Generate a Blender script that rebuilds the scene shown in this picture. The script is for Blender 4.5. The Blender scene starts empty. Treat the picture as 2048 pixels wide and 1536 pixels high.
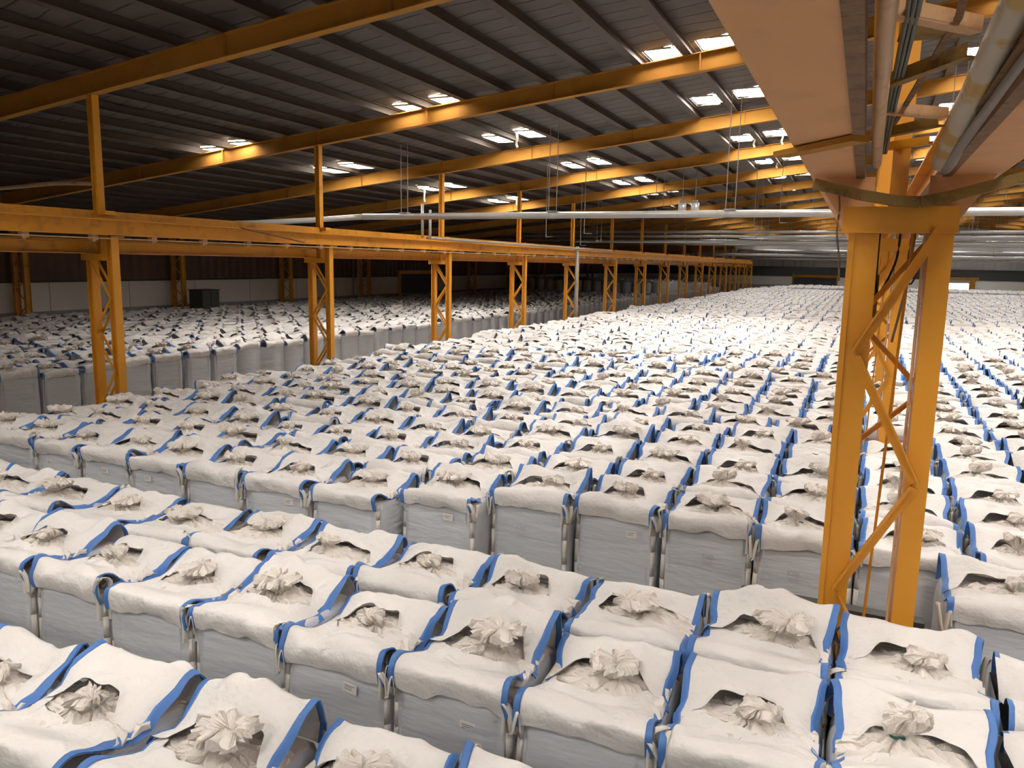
import bpy, math, random
import numpy as np
from mathutils import Vector, Matrix

sc = bpy.context.scene
COL = sc.collection

# ------------------------------------------------------------------ camera, world, exposure
EYE = 4.3                                   # eye height above the floor, bag tops lie at 1.3
F_PX = 1540.0                               # focal length for a 2048 px wide frame
BAG_H = 1.3


def camera_axes():
    vx, vy, roll = 1730.0 - 1024.0, 538.0 - 768.0, math.radians(1.07)
    Y = Vector((vx, vy, F_PX)).normalized()
    s, c = math.sin(roll), math.cos(roll)
    t = -F_PX * Y.z / (-s * Y.x + c * Y.y)
    D = Vector((-s * t, c * t, F_PX)).normalized()
    X = D.cross(Y)
    return X, Y, -D


AX, AY, AZ = camera_axes()                  # world axes seen in camera coordinates (x right, y down, z ahead)
cam_data = bpy.data.cameras.new('camera')
cam = bpy.data.objects.new('camera', cam_data)
COL.objects.link(cam)
right = Vector((AX.x, AY.x, AZ.x))
down = Vector((AX.y, AY.y, AZ.y))
ahead = Vector((AX.z, AY.z, AZ.z))
M = Matrix((right, -down, -ahead)).transposed().to_4x4()
M.translation = Vector((0, 0, EYE))
cam.matrix_world = M
cam_data.sensor_width = 36.0
cam_data.lens = F_PX / 2048.0 * 36.0
cam_data.clip_start = 0.05
cam_data.clip_end = 400
sc.camera = cam

world = bpy.data.worlds.new('world')
sc.world = world
world.use_nodes = True
world.node_tree.nodes['Background'].inputs[0].default_value = (0.85, 0.9, 1.0, 1)
world.node_tree.nodes['Background'].inputs[1].default_value = 1.0

sc.view_settings.view_transform = 'Standard'
sc.view_settings.look = 'None'
sc.view_settings.gamma = 1.0
sc.view_settings.use_curve_mapping = False
sc.view_settings.exposure = 0.12
SKYLIGHT_STRENGTH = 55.0
sc.cycles.max_bounces = 6
sc.cycles.diffuse_bounces = 4
sc.cycles.glossy_bounces = 2
sc.cycles.transmission_bounces = 2
sc.cycles.use_denoising = True
sc.cycles.sample_clamp_indirect = 4.0


def to_px(p):
    v = Vector(p) - Vector((0, 0, EYE))
    z = v.dot(ahead)
    if z < 0.05:
        return None
    return 1024 + F_PX * v.dot(right) / z, 768 + F_PX * v.dot(down) / z, z


# ------------------------------------------------------------------ materials
def material(name, color, rough=0.6, metal=0.0, var=0.0, nscale=3.0, bump=0.0, bscale=20.0, stretch=(1, 1, 1),
             dirt=None, dirt_amt=0.5, dscale=2.0, spec=0.5, objvar=0.0, sheen=0.0, coords='Object', emit=None, emit_strength=0.0,
             bump2=0.0, bscale2=4.0, dirt_sharp=0.12):
    m = bpy.data.materials.new(name)
    m.use_nodes = True
    nt = m.node_tree
    b = nt.nodes['Principled BSDF']
    b.inputs['Base Color'].default_value = (*color, 1)
    b.inputs['Roughness'].default_value = rough
    b.inputs['Metallic'].default_value = metal
    b.inputs['Specular IOR Level'].default_value = spec
    if emit is not None:
        b.inputs['Emission Color'].default_value = (*emit, 1)
        b.inputs['Emission Strength'].default_value = emit_strength
    need = var or bump or dirt or objvar or bump2
    if not need:
        return m
    tc = nt.nodes.new('ShaderNodeTexCoord')
    info = nt.nodes.new('ShaderNodeObjectInfo')
    mp = nt.nodes.new('ShaderNodeMapping')
    mp.inputs['Scale'].default_value = stretch
    nt.links.new(tc.outputs[coords], mp.inputs['Vector'])
    off = nt.nodes.new('ShaderNodeVectorMath'); off.operation = 'ADD'
    sc_ = nt.nodes.new('ShaderNodeMath'); sc_.operation = 'MULTIPLY'; sc_.inputs[1].default_value = 57.0
    nt.links.new(info.outputs['Random'], sc_.inputs[0])
    nt.links.new(mp.outputs[0], off.inputs[0])
    nt.links.new(sc_.outputs[0], off.inputs[1])
    src = off.outputs[0]

    def noise(scale, detail=4.0, rough_=0.55):
        n = nt.nodes.new('ShaderNodeTexNoise')
        n.inputs['Scale'].default_value = scale
        n.inputs['Detail'].default_value = detail
        n.inputs['Roughness'].default_value = rough_
        nt.links.new(src, n.inputs['Vector'])
        return n.outputs['Fac']

    col = None
    if var or objvar:
        hsv = nt.nodes.new('ShaderNodeHueSaturation')
        hsv.inputs['Color'].default_value = (*color, 1)
        val = nt.nodes.new('ShaderNodeMath'); val.operation = 'MULTIPLY_ADD'
        nt.links.new(noise(nscale), val.inputs[0])
        val.inputs[1].default_value = var * 2
        val.inputs[2].default_value = 1 - var
        v2 = nt.nodes.new('ShaderNodeMath'); v2.operation = 'MULTIPLY_ADD'
        nt.links.new(info.outputs['Random'], v2.inputs[0])
        v2.inputs[1].default_value = objvar
        v2.inputs[2].default_value = -objvar * 0.5
        v3 = nt.nodes.new('ShaderNodeMath'); v3.operation = 'ADD'
        nt.links.new(val.outputs[0], v3.inputs[0]); nt.links.new(v2.outputs[0], v3.inputs[1])
        nt.links.new(v3.outputs[0], hsv.inputs['Value'])
        col = hsv.outputs[0]
    if dirt:
        mix = nt.nodes.new('ShaderNodeMix'); mix.data_type = 'RGBA'
        ramp = nt.nodes.new('ShaderNodeMapRange')
        ramp.inputs['From Min'].default_value = 0.52
        ramp.inputs['From Max'].default_value = 0.52 + dirt_sharp
        ramp.inputs['To Max'].default_value = dirt_amt
        nt.links.new(noise(dscale, 8.0, 0.65), ramp.inputs['Value'])
        nt.links.new(ramp.outputs[0], mix.inputs['Factor'])
        if col is None:
            mix.inputs['A'].default_value = (*color, 1)
        else:
            nt.links.new(col, mix.inputs['A'])
        mix.inputs['B'].default_value = (*dirt, 1)
        col = mix.outputs['Result']
    if col is not None:
        nt.links.new(col, b.inputs['Base Color'])
    prev = None
    for amt, s in ((bump2, bscale2), (bump, bscale)):
        if amt:
            bp = nt.nodes.new('ShaderNodeBump')
            bp.inputs['Strength'].default_value = 1.0
            bp.inputs['Distance'].default_value = amt
            nt.links.new(noise(s, 3.0), bp.inputs['Height'])
            if prev is not None:
                nt.links.new(prev, bp.inputs['Normal'])
            prev = bp.outputs[0]
    if prev is not None:
        nt.links.new(prev, b.inputs['Normal'])
    return m


MAT = {}
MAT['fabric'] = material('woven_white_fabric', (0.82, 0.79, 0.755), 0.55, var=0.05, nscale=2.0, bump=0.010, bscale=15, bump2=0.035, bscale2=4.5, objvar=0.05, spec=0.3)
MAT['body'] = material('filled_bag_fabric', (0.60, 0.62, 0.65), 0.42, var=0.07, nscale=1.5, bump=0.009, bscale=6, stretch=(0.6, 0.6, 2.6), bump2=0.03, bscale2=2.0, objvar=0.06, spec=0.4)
MAT['seam'] = material('bag_corner_webbing', (0.70, 0.66, 0.61), 0.7, var=0.08, bump=0.01, bscale=20)
MAT['loop'] = material('cream_webbing', (0.76, 0.72, 0.65), 0.75, bump=0.003, bscale=60, var=0.05)
MAT['tape'] = material('blue_edging_tape', (0.075, 0.20, 0.52), 0.5, var=0.12, nscale=8, bump=0.004, bscale=25)
MAT['liner'] = material('crumpled_clear_film', (0.83, 0.77, 0.70), 0.3, var=0.10, nscale=5, bump=0.02, bscale=16, spec=0.6, objvar=0.12)
MAT['tie'] = material('green_tie', (0.01, 0.12, 0.08), 0.5)
MAT['paper'] = material('white_paper', (0.82, 0.81, 0.77), 0.7)
MAT['ink'] = material('dark_ink', (0.10, 0.10, 0.12), 0.8)
MAT['faint_ink'] = material('faded_marker_ink', (0.46, 0.47, 0.50), 0.8)
MAT['inside'] = material('bag_lining', (0.66, 0.60, 0.53), 0.7, var=0.08, bump=0.02, bscale=9)
MAT['yellow'] = material('yellow_steel_paint', (0.66, 0.30, 0.018), 0.42, var=0.10, nscale=1.3, dirt=(0.16, 0.07, 0.02), dirt_amt=0.55, dscale=2.4, bump=0.002, bscale=15, dirt_sharp=0.2)
MAT['yellow_clean'] = material('yellow_column_paint', (0.68, 0.30, 0.022), 0.38, var=0.06, nscale=1.0, bump=0.002, bscale=9, dirt=(0.33, 0.14, 0.03), dirt_amt=0.4, dscale=1.4, dirt_sharp=0.3)
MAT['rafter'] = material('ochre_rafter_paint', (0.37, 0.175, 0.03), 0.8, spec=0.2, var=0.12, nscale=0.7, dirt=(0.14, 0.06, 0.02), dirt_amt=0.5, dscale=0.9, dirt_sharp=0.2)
MAT['olive'] = material('worn_olive_steel', (0.20, 0.12, 0.022), 0.6, var=0.2, nscale=4, dirt=(0.07, 0.03, 0.012), dirt_amt=0.8, dscale=5, bump=0.004, bscale=30)
MAT['rust'] = material('rusty_brown_steel', (0.16, 0.08, 0.028), 0.75, var=0.25, nscale=6, dirt=(0.06, 0.03, 0.012), dirt_amt=0.85, dscale=9, bump=0.012, bscale=26)
MAT['plate'] = material('dusty_tan_girder_paint', (0.74, 0.39, 0.17), 0.6, var=0.05, nscale=1.5, dirt=(0.33, 0.16, 0.07), dirt_amt=0.35, dscale=2.2, dirt_sharp=0.25)
MAT['tanpipe'] = material('tan_painted_pipe', (0.68, 0.44, 0.24), 0.4, var=0.10, nscale=3, dirt=(0.25, 0.11, 0.04), dirt_amt=0.5, dscale=3)
MAT['flakedpipe'] = material('flaked_white_pipe', (0.52, 0.48, 0.38), 0.45, var=0.1, nscale=3, dirt=(0.40, 0.25, 0.03), dirt_amt=0.95, dscale=1.6, dirt_sharp=0.06)
MAT['pipe'] = material('silver_pipe', (0.55, 0.55, 0.53), 0.35, metal=0.35, var=0.08, nscale=2)
MAT['pipe_dark'] = material('dull_grey_pipe', (0.26, 0.25, 0.24), 0.5, metal=0.2, var=0.1)
MAT['black'] = material('black_rubber', (0.02, 0.02, 0.02), 0.6)
MAT['purlin'] = material('dark_brown_purlin', (0.05, 0.036, 0.028), 0.7, var=0.2, nscale=1.5)
MAT['curb'] = material('cream_skylight_curb', (0.75, 0.68, 0.50), 0.6, var=0.1)
MAT['cable'] = material('teal_grey_cable', (0.05, 0.075, 0.075), 0.5, bump=0.004, bscale=40)
MAT['concrete'] = material('concrete_floor', (0.22, 0.20, 0.18), 0.8, var=0.15, nscale=0.5, bump=0.004, bscale=12)
MAT['whitewall'] = material('white_painted_wall', (0.80, 0.77, 0.71), 0.7, var=0.08, nscale=0.3)
MAT['bluegrey'] = material('blue_grey_wall_base', (0.30, 0.31, 0.32), 0.7, var=0.1)
MAT['darkpanel'] = material('dark_grey_steel_box', (0.045, 0.05, 0.045), 0.5, var=0.1)
MAT['door'] = material('dark_blue_door', (0.05, 0.055, 0.07), 0.6, var=0.1)
MAT['sky_panel'] = material('skylight_sheet', (0.9, 0.9, 0.9), 0.5, emit=(1.0, 0.945, 0.885), emit_strength=SKYLIGHT_STRENGTH)
MAT['sky_panel_far'] = material('skylight_sheet_boosted', (0.9, 0.9, 0.9), 0.5, emit=(1.0, 0.945, 0.885), emit_strength=SKYLIGHT_STRENGTH * 1.9)  # narrow far panels, glow raised to keep the distant bags lit
MAT['daylight'] = material('daylight_outside_door', (0.9, 0.9, 0.9), 0.5, emit=(0.92, 0.92, 1.0), emit_strength=25)


def corrugated(name, color, axis, pitch, dark):
    m = bpy.data.materials.new(name); m.use_nodes = True
    nt = m.node_tree; b = nt.nodes['Principled BSDF']
    b.inputs['Roughness'].default_value = 0.7
    tc = nt.nodes.new('ShaderNodeTexCoord'); sx = nt.nodes.new('ShaderNodeSeparateXYZ')
    nt.links.new(tc.outputs['Object'], sx.inputs[0])
    mu = nt.nodes.new('ShaderNodeMath'); mu.operation = 'MULTIPLY'; mu.inputs[1].default_value = 2 * math.pi / pitch
    nt.links.new(sx.outputs[axis], mu.inputs[0])
    si = nt.nodes.new('ShaderNodeMath'); si.operation = 'SINE'; nt.links.new(mu.outputs[0], si.inputs[0])
    bp = nt.nodes.new('ShaderNodeBump'); bp.inputs['Distance'].default_value = 0.05
    nt.links.new(si.outputs[0], bp.inputs['Height']); nt.links.new(bp.outputs[0], b.inputs['Normal'])
    n = nt.nodes.new('ShaderNodeTexNoise'); n.inputs['Scale'].default_value = 0.35; n.inputs['Detail'].default_value = 6
    nt.links.new(tc.outputs['Object'], n.inputs['Vector'])
    mix = nt.nodes.new('ShaderNodeMix'); mix.data_type = 'RGBA'
    mix.inputs['A'].default_value = (*color, 1); mix.inputs['B'].default_value = (*dark, 1)
    nt.links.new(n.outputs['Fac'], mix.inputs['Factor']); nt.links.new(mix.outputs['Result'], b.inputs['Base Color'])
    return m


MAT['wall_dark'] = corrugated('brown_corrugated_cladding', (0.17, 0.10, 0.065), 'Y', 0.6, (0.05, 0.03, 0.02))
MAT['wall_grey'] = corrugated('grey_corrugated_cladding', (0.62, 0.58, 0.54), 'X', 0.9, (0.42, 0.39, 0.36))


def deck_material():
    m = bpy.data.materials.new('dark_roof_deck'); m.use_nodes = True
    nt = m.node_tree; b = nt.nodes['Principled BSDF']
    b.inputs['Roughness'].default_value = 0.75
    tc = nt.nodes.new('ShaderNodeTexCoord')
    n0 = nt.nodes.new('ShaderNodeTexNoise'); n0.inputs['Scale'].default_value = 0.7; n0.inputs['Detail'].default_value = 3
    nt.links.new(tc.outputs['Object'], n0.inputs['Vector'])
    sx = nt.nodes.new('ShaderNodeSeparateXYZ'); nt.links.new(tc.outputs['Object'], sx.inputs[0])
    ma = nt.nodes.new('ShaderNodeMath'); ma.operation = 'MULTIPLY_ADD'
    nt.links.new(n0.outputs['Fac'], ma.inputs[0]); ma.inputs[1].default_value = 0.5
    nt.links.new(sx.outputs['Y'], ma.inputs[2])
    md = nt.nodes.new('ShaderNodeMath'); md.operation = 'PINGPONG'; md.inputs[1].default_value = 0.28
    nt.links.new(ma.outputs[0], md.inputs[0])
    mr = nt.nodes.new('ShaderNodeMapRange'); mr.inputs['From Min'].default_value = 0.0; mr.inputs['From Max'].default_value = 0.045
    nt.links.new(md.outputs[0], mr.inputs['Value'])
    n1 = nt.nodes.new('ShaderNodeTexNoise'); n1.inputs['Scale'].default_value = 1.1; n1.inputs['Detail'].default_value = 8
    mp = nt.nodes.new('ShaderNodeMapping'); mp.inputs['Scale'].default_value = (0.4, 1.5, 1)
    nt.links.new(tc.outputs['Object'], mp.inputs[0]); nt.links.new(mp.outputs[0], n1.inputs['Vector'])
    mix = nt.nodes.new('ShaderNodeMix'); mix.data_type = 'RGBA'
    mix.inputs['A'].default_value = (0.035, 0.028, 0.024, 1); mix.inputs['B'].default_value = (0.105, 0.09, 0.08, 1)
    nt.links.new(n1.outputs['Fac'], mix.inputs['Factor'])
    mix2 = nt.nodes.new('ShaderNodeMix'); mix2.data_type = 'RGBA'
    mix2.inputs['A'].default_value = (0.028, 0.023, 0.02, 1)
    nt.links.new(mr.outputs[0], mix2.inputs['Factor']); nt.links.new(mix.outputs['Result'], mix2.inputs['B'])
    nt.links.new(mix2.outputs['Result'], b.inputs['Base Color'])
    bp = nt.nodes.new('ShaderNodeBump'); bp.inputs['Distance'].default_value = 0.03
    nt.links.new(mr.outputs[0], bp.inputs['Height']); nt.links.new(bp.outputs[0], b.inputs['Normal'])
    return m


MAT['deck'] = deck_material()


# ------------------------------------------------------------------ object helpers
def empty(name, loc=(0, 0, 0), rz=0.0):
    o = bpy.data.objects.new(name, None)
    COL.objects.link(o)
    o.location = loc
    o.rotation_euler = (0, 0, rz)
    o.empty_display_size = 0.1
    return o


def tag(o, label=None, cat=None, group=None, kind=None):
    if label:
        n = len(label.split())
        assert 4 <= n <= 16, (n, label)
        o['label'] = label
    if cat:
        o['category'] = cat
    if group:
        o['group'] = group
    if kind:
        o['kind'] = kind
    return o


def link_mesh(name, me, parent=None):
    o = bpy.data.objects.new(name, me)
    COL.objects.link(o)
    if parent is not None:
        o.parent = parent
    return o


class MB:
    """collects boxes, bars, tubes and plates into one mesh"""

    def __init__(self):
        self.v, self.f, self.mi = [], [], []

    def add(self, vs, fs, mi=0):
        b = len(self.v)
        self.v.extend([tuple(p) for p in vs])
        self.f.extend([tuple(i + b for i in f) for f in fs])
        self.mi.extend([mi] * len(fs))

    def box(self, x0, x1, y0, y1, z0, z1, mi=0):
        vs = [(x, y, z) for x in (x0, x1) for y in (y0, y1) for z in (z0, z1)]
        self.add(vs, [(0, 1, 3, 2), (4, 6, 7, 5), (0, 4, 5, 1), (2, 3, 7, 6), (0, 2, 6, 4), (1, 5, 7, 3)], mi)

    def bar(self, a, b, w, h, up=(0, 0, 1), mi=0):
        a, b, up = Vector(a), Vector(b), Vector(up)
        d = (b - a).normalized()
        s = d.cross(up)
        if s.length < 1e-4:
            s = d.cross(Vector((1, 0, 0)))
        s.normalize()
        u = s.cross(d).normalized()
        vs = []
        for p in (a, b):
            for i, j in ((-1, -1), (1, -1), (1, 1), (-1, 1)):
                vs.append(p + s * (w / 2 * i) + u * (h / 2 * j))
        self.add(vs, [(3, 2, 1, 0), (4, 5, 6, 7), (0, 1, 5, 4), (1, 2, 6, 5), (2, 3, 7, 6), (3, 0, 4, 7)], mi)

    def angle(self, a, b, w, t, up=(0, 0, 1), side=1, mi=0):
        """an L section: one leg flat, one leg upright"""
        a, b, up = Vector(a), Vector(b), Vector(up)
        d = (b - a).normalized()
        s = d.cross(up).normalized() * side
        u = (s.cross(d) * side).normalized()
        self.bar(a, b, w, t, up, mi)
        o = s * (w / 2 - t / 2) + u * (w / 2)
        self.bar(a + o, b + o, t, w, up, mi)

    def tube(self, pts, r, n=12, mi=0):
        pts = [Vector(p) for p in pts]
        rings = []
        up = Vector((0, 0, 1))
        for i, p in enumerate(pts):
            d = (pts[min(i + 1, len(pts) - 1)] - pts[max(i - 1, 0)]).normalized()
            s = d.cross(up)
            if s.length < 0.05:
                s = d.cross(Vector((1, 0, 0)))
            s.normalize()
            u = s.cross(d).normalized()
            rings.append([p + (s * math.cos(t) + u * math.sin(t)) * r for t in [2 * math.pi * k / n for k in range(n)]])
        vs = [q for ring in rings for q in ring]
        fs = []
        for i in range(len(pts) - 1):
            for k in range(n):
                k2 = (k + 1) % n
                fs.append((i * n + k, i * n + k2, (i + 1) * n + k2, (i + 1) * n + k))
        fs.append(tuple(range(n))[::-1])
        fs.append(tuple((len(pts) - 1) * n + k for k in range(n)))
        self.add(vs, fs, mi)

    def mesh(self, name, mats, smooth=False):
        me = bpy.data.meshes.new(name)
        me.from_pydata(self.v, [], self.f)
        if not isinstance(mats, (list, tuple)):
            mats = [mats]
        for m in mats:
            me.materials.append(m)
        me.polygons.foreach_set('material_index', self.mi)
        if smooth:
            me.polygons.foreach_set('use_smooth', [True] * len(self.f))
        me.validate()
        me.update()
        return me

    def build(self, name, mats, parent=None, smooth=False):
        return link_mesh(name, self.mesh(name, mats, smooth), parent)


def grid_mesh(name, P, mat, closed_u=False, smooth=True):
    """P: array (nu, nv, 3)"""
    nu, nv = P.shape[:2]
    v = P.reshape(-1, 3)
    fs = []
    for i in range(nu if closed_u else nu - 1):
        i2 = (i + 1) % nu
        for j in range(nv - 1):
            fs.append((i * nv + j, i2 * nv + j, i2 * nv + j + 1, i * nv + j + 1))
    me = bpy.data.meshes.new(name)
    me.from_pydata([tuple(p) for p in v], [], fs)
    me.materials.append(mat)
    if smooth:
        me.polygons.foreach_set('use_smooth', [True] * len(fs))
    me.update()
    return me


ORD = ['first', 'second', 'third', 'fourth', 'fifth', 'sixth', 'seventh', 'eighth', 'ninth', 'tenth', 'eleventh', 'twelfth',
       'thirteenth', 'fourteenth', 'fifteenth', 'sixteenth', 'seventeenth', 'eighteenth', 'nineteenth', 'twentieth']
_tens = {2: 'twenty', 3: 'thirty', 4: 'forty', 5: 'fifty'}


def ordinal(i):
    if i < 20:
        return ORD[i]
    t, u = divmod(i + 1, 10)
    if u == 0:
        return {2: 'twentieth', 3: 'thirtieth', 4: 'fortieth', 5: 'fiftieth'}[t]
    return _tens[t] + '-' + ORD[u - 1]


# ------------------------------------------------------------------ the building
RZ0 = 3.21 + EYE            # underside of the rafters over the left column row (x = -14.7)
SLOPE = 0.107
RIDGE_X = 12.0
XL, XR = -36.0, 30.0
YN, YF = -14.0, 128.0
RD = 0.42                   # rafter depth
PD = 0.2                    # purlin depth


def roof_z(x):
    if x <= RIDGE_X:
        return RZ0 + SLOPE * (x + 14.7)
    return RZ0 + SLOPE * (RIDGE_X + 14.7) - SLOPE * (x - RIDGE_X)


def struct(o):
    o['kind'] = 'structure'
    return o


mb = MB(); mb.box(XL - 1, XR + 1, YN - 1, YF + 1, -0.2, 0.0)
struct(mb.build('floor', MAT['concrete']))

PUR = 1.158
PX0 = -4.1
purlin_x = [PX0 + PUR * k for k in range(-27, 30) if XL + 0.3 < PX0 + PUR * k < XR - 0.3]

# skylight openings: (x0, x1, y0, y1)
sky = []
sky_rows = [(18.3, 19.35), (23.65, 24.85), (31.0, 32.3), (38.25, 39.5)] + [(45.7 + 7.2 * q, 46.05 + 7.2 * q) for q in range(11)]
sky_near_added = [(-9.5, -8.5), (-2.5, -1.5), (3.9, 4.9), (11.5, 12.5)]  # unseen skylights added above and behind the camera to light the foreground
for kx in range(-4, 5):
    if kx in (-3, -4):
        continue
    xc = PX0 + 6 * PUR * kx
    rows = list(sky_rows)
    if kx >= 0:
        rows += sky_near_added
    elif kx == -1:
        rows += sky_near_added[:3]
    elif kx == -2:
        rows = rows[:4] + sky_near_added[:2]
    for (y0, y1) in rows:
        if y0 < 40 and kx <= -1:
            sky.append((xc - 0.80, xc - 0.13, y0, y1, kx))
            sky.append((xc + 0.32, xc + 1.0, y0, y1, kx))
        else:
            sky.append((xc - 1.0, xc - 0.35, y0, y1, kx))
            sky.append((xc - 0.27, xc - 0.07, y0, y1, kx))
            sky.append((xc + 0.2, xc + 1.02, y0, y1, kx))

# ceiling sheets with the openings left out
xs = sorted(set([XL, XR, RIDGE_X] + [a for s in sky for a in s[:2]]))
mb = MB()
for i in range(len(xs) - 1):
    xa, xb = xs[i], xs[i + 1]
    holes = sorted([(s[2], s[3]) for s in sky if s[0] <= xa + 1e-6 and s[1] >= xb - 1e-6])
    y = YN
    segs = []
    for h0, h1 in holes:
        segs.append((y, h0)); y = h1
    segs.append((y, YF))
    za, zb = roof_z(xa) + RD + PD, roof_z(xb) + RD + PD
    for ya, yb in segs:
        vs = [(xa, ya, za), (xb, ya, zb), (xb, yb, zb), (xa, yb, za), (xa, ya, za + .06), (xb, ya, zb + .06), (xb, yb, zb + .06), (xa, yb, za + .06)]
        mb.add(vs, [(3, 2, 1, 0), (4, 5, 6, 7), (0, 1, 5, 4), (1, 2, 6, 5), (2, 3, 7, 6), (3, 0, 4, 7)])
struct(mb.build('ceiling', MAT['deck']))

# skylights
colname = {-2: 'left', -1: 'middle', 0: 'near right', 1: 'right', 2: 'far right', 3: 'outer right', 4: 'outermost right'}
sky_groups = {}
for s in sky:
    sky_groups.setdefault((s[4], s[2]), []).append(s)
win_n = 0
for (kx, y0), ss in sky_groups.items():
    for j, s in enumerate(ss):
        x0, x1, ya, yb, _ = s
        vis = to_px(((x0 + x1) / 2, (ya + yb) / 2, roof_z((x0 + x1) / 2) + RD + PD))
        win_n += 1
        r = struct(empty(f'window_{win_n}', ((x0 + x1) / 2, (ya + yb) / 2, roof_z((x0 + x1) / 2) + RD + PD)))
        cx, cy, cz = r.location
        m1 = MB()
        lo = 0.15 if (kx == -2 and ya < 45) else (0.08 if (kx == -1 and ya < 45) else 0.0)
        h = 0.02
        t = 0.03
        for (a0, a1, b0, b1) in ((x0 - t, x0, ya - t, yb + t), (x1, x1 + t, ya - t, yb + t), (x0, x1, ya - t, ya), (x0, x1, yb, yb + t)):
            m1.box(a0 - cx, a1 - cx, b0 - cy, b1 - cy, -0.025 - lo, h)
        m1.build('curb', MAT['curb'], r)
        m2 = MB(); m2.box(x0 - cx - t, x1 - cx + t, ya - cy - t, yb - cy + t, h - lo, h - lo + 0.03)
        m2.build('glowing_panel', MAT['sky_panel' if ya < 42 else 'sky_panel_far'], r)

# purlins
for k, x in enumerate(sorted(purlin_x)):
    z = roof_z(x) + RD
    m1 = MB()
    m1.box(-0.11, 0.11, YN, YF, 0.0, 0.012)
    m1.box(-0.012, 0.012, YN, YF, 0.012, PD - 0.012)
    m1.box(-0.09, 0.09, YN, YF, PD - 0.012, PD)
    o = m1.build('roof_purlin', MAT['purlin'])
    o.location = (x, 0, z)
    n = round((x - PX0) / PUR)
    side = 'on' if n == 0 else ('left of' if n < 0 else 'right of')
    lab = ('dark purlin running through the near right skylight cluster line' if n == 0 else
           f'dark roof purlin, {ordinal(abs(n) - 1)} one {side} the near right skylight line')
    tag(o, lab, 'purlin', 'dark roof purlins')

# rafters
raf_y = [4.2 + 7.2 * k for k in range(-2, 18) if 4.2 + 7.2 * k < YF]
vis_i = 0
for y in raf_y:
    r = empty('roof_rafter', (0, y, 0))
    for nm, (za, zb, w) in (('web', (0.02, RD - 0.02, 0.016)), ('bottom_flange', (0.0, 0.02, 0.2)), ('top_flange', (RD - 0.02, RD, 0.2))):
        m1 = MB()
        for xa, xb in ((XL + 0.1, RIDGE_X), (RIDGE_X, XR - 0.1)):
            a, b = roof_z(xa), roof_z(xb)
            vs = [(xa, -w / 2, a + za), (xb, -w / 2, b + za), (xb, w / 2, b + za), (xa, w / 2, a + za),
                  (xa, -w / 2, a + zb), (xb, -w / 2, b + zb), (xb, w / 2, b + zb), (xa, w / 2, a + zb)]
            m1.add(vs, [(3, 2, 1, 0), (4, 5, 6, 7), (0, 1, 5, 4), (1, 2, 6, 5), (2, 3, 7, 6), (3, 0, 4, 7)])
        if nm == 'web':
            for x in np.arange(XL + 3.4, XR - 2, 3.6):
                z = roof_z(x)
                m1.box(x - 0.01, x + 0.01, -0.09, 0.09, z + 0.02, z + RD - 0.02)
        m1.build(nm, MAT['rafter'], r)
    if y < 10:
        tag(r, 'yellow roof rafter above and behind the viewpoint', 'rafter', 'yellow roof rafters')
    else:
        tag(r, f'sloping yellow roof rafter, {ordinal(vis_i)} one away from the camera', 'rafter', 'yellow roof rafters')
        vis_i += 1

# walls
mb = MB(); mb.box(XL - 0.2, XL, YN, YF, 2.95, roof_z(XL) + RD + PD)
struct(mb.build('wall_left', MAT['wall_dark']))
mb = MB(); mb.box(XL - 0.2, XL + 0.03, YN, YF, 1.55, 2.95)
for y in np.arange(YN + 3, YF, 4.5):
    mb.box(XL + 0.03, XL + 0.04, y, y + 0.03, 1.55, 2.95, 1)
mb.box(XL, XL + 0.10, YN, YF, 2.93, 3.03, 2)
struct(mb.build('wall_left_lower', [MAT['whitewall'], MAT['bluegrey'], MAT['purlin']]))
mb = MB(); mb.box(XL - 0.2, XL + 0.15, YN, YF, 0, 1.55)
struct(mb.build('wall_left_base', MAT['bluegrey']))


def gable(name, y0, y1, zlo, mat):
    m1 = MB()
    for xa, xb in ((XL, RIDGE_X), (RIDGE_X, XR)):
        za, zb = roof_z(xa) + RD + PD, roof_z(xb) + RD + PD
        vs = [(xa, y0, zlo), (xb, y0, zlo), (xb, y1, zlo), (xa, y1, zlo), (xa, y0, za), (xb, y0, zb), (xb, y1, zb), (xa, y1, za)]
        m1.add(vs, [(3, 2, 1, 0), (4, 5, 6, 7), (0, 1, 5, 4), (1, 2, 6, 5), (2, 3, 7, 6), (3, 0, 4, 7)])
    return struct(m1.build(name, mat))


gable('wall_back', YF, YF + 0.2, 4.45, MAT['wall_grey'])
gable('wall_front', YN - 0.2, YN, 0.0, MAT['wall_grey'])
mb = MB(); mb.box(XL, XR, YF - 0.1, YF + 0.2, 2.95, 4.45); mb.box(XL, XR, YF - 0.35, YF - 0.1, 4.3, 4.42)
struct(mb.build('wall_back_band', MAT['darkpanel']))
mb = MB()
for x0, x1 in ((XL, -10.0), (-3.8, 10.2), (13.7, XR)):
    mb.box(x0, x1, YF, YF + 0.2, 0, 2.95)
mb.box(-30, -10, YF - 0.04, YF, 0, 1.6, 1)
struct(mb.build('wall_back_lower', [MAT['whitewall'], MAT['bluegrey']]))
mb = MB(); mb.box(XR, XR + 0.2, YN, YF, 0, roof_z(XR) + RD + PD)
struct(mb.build('wall_right', MAT['wall_grey']))

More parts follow.
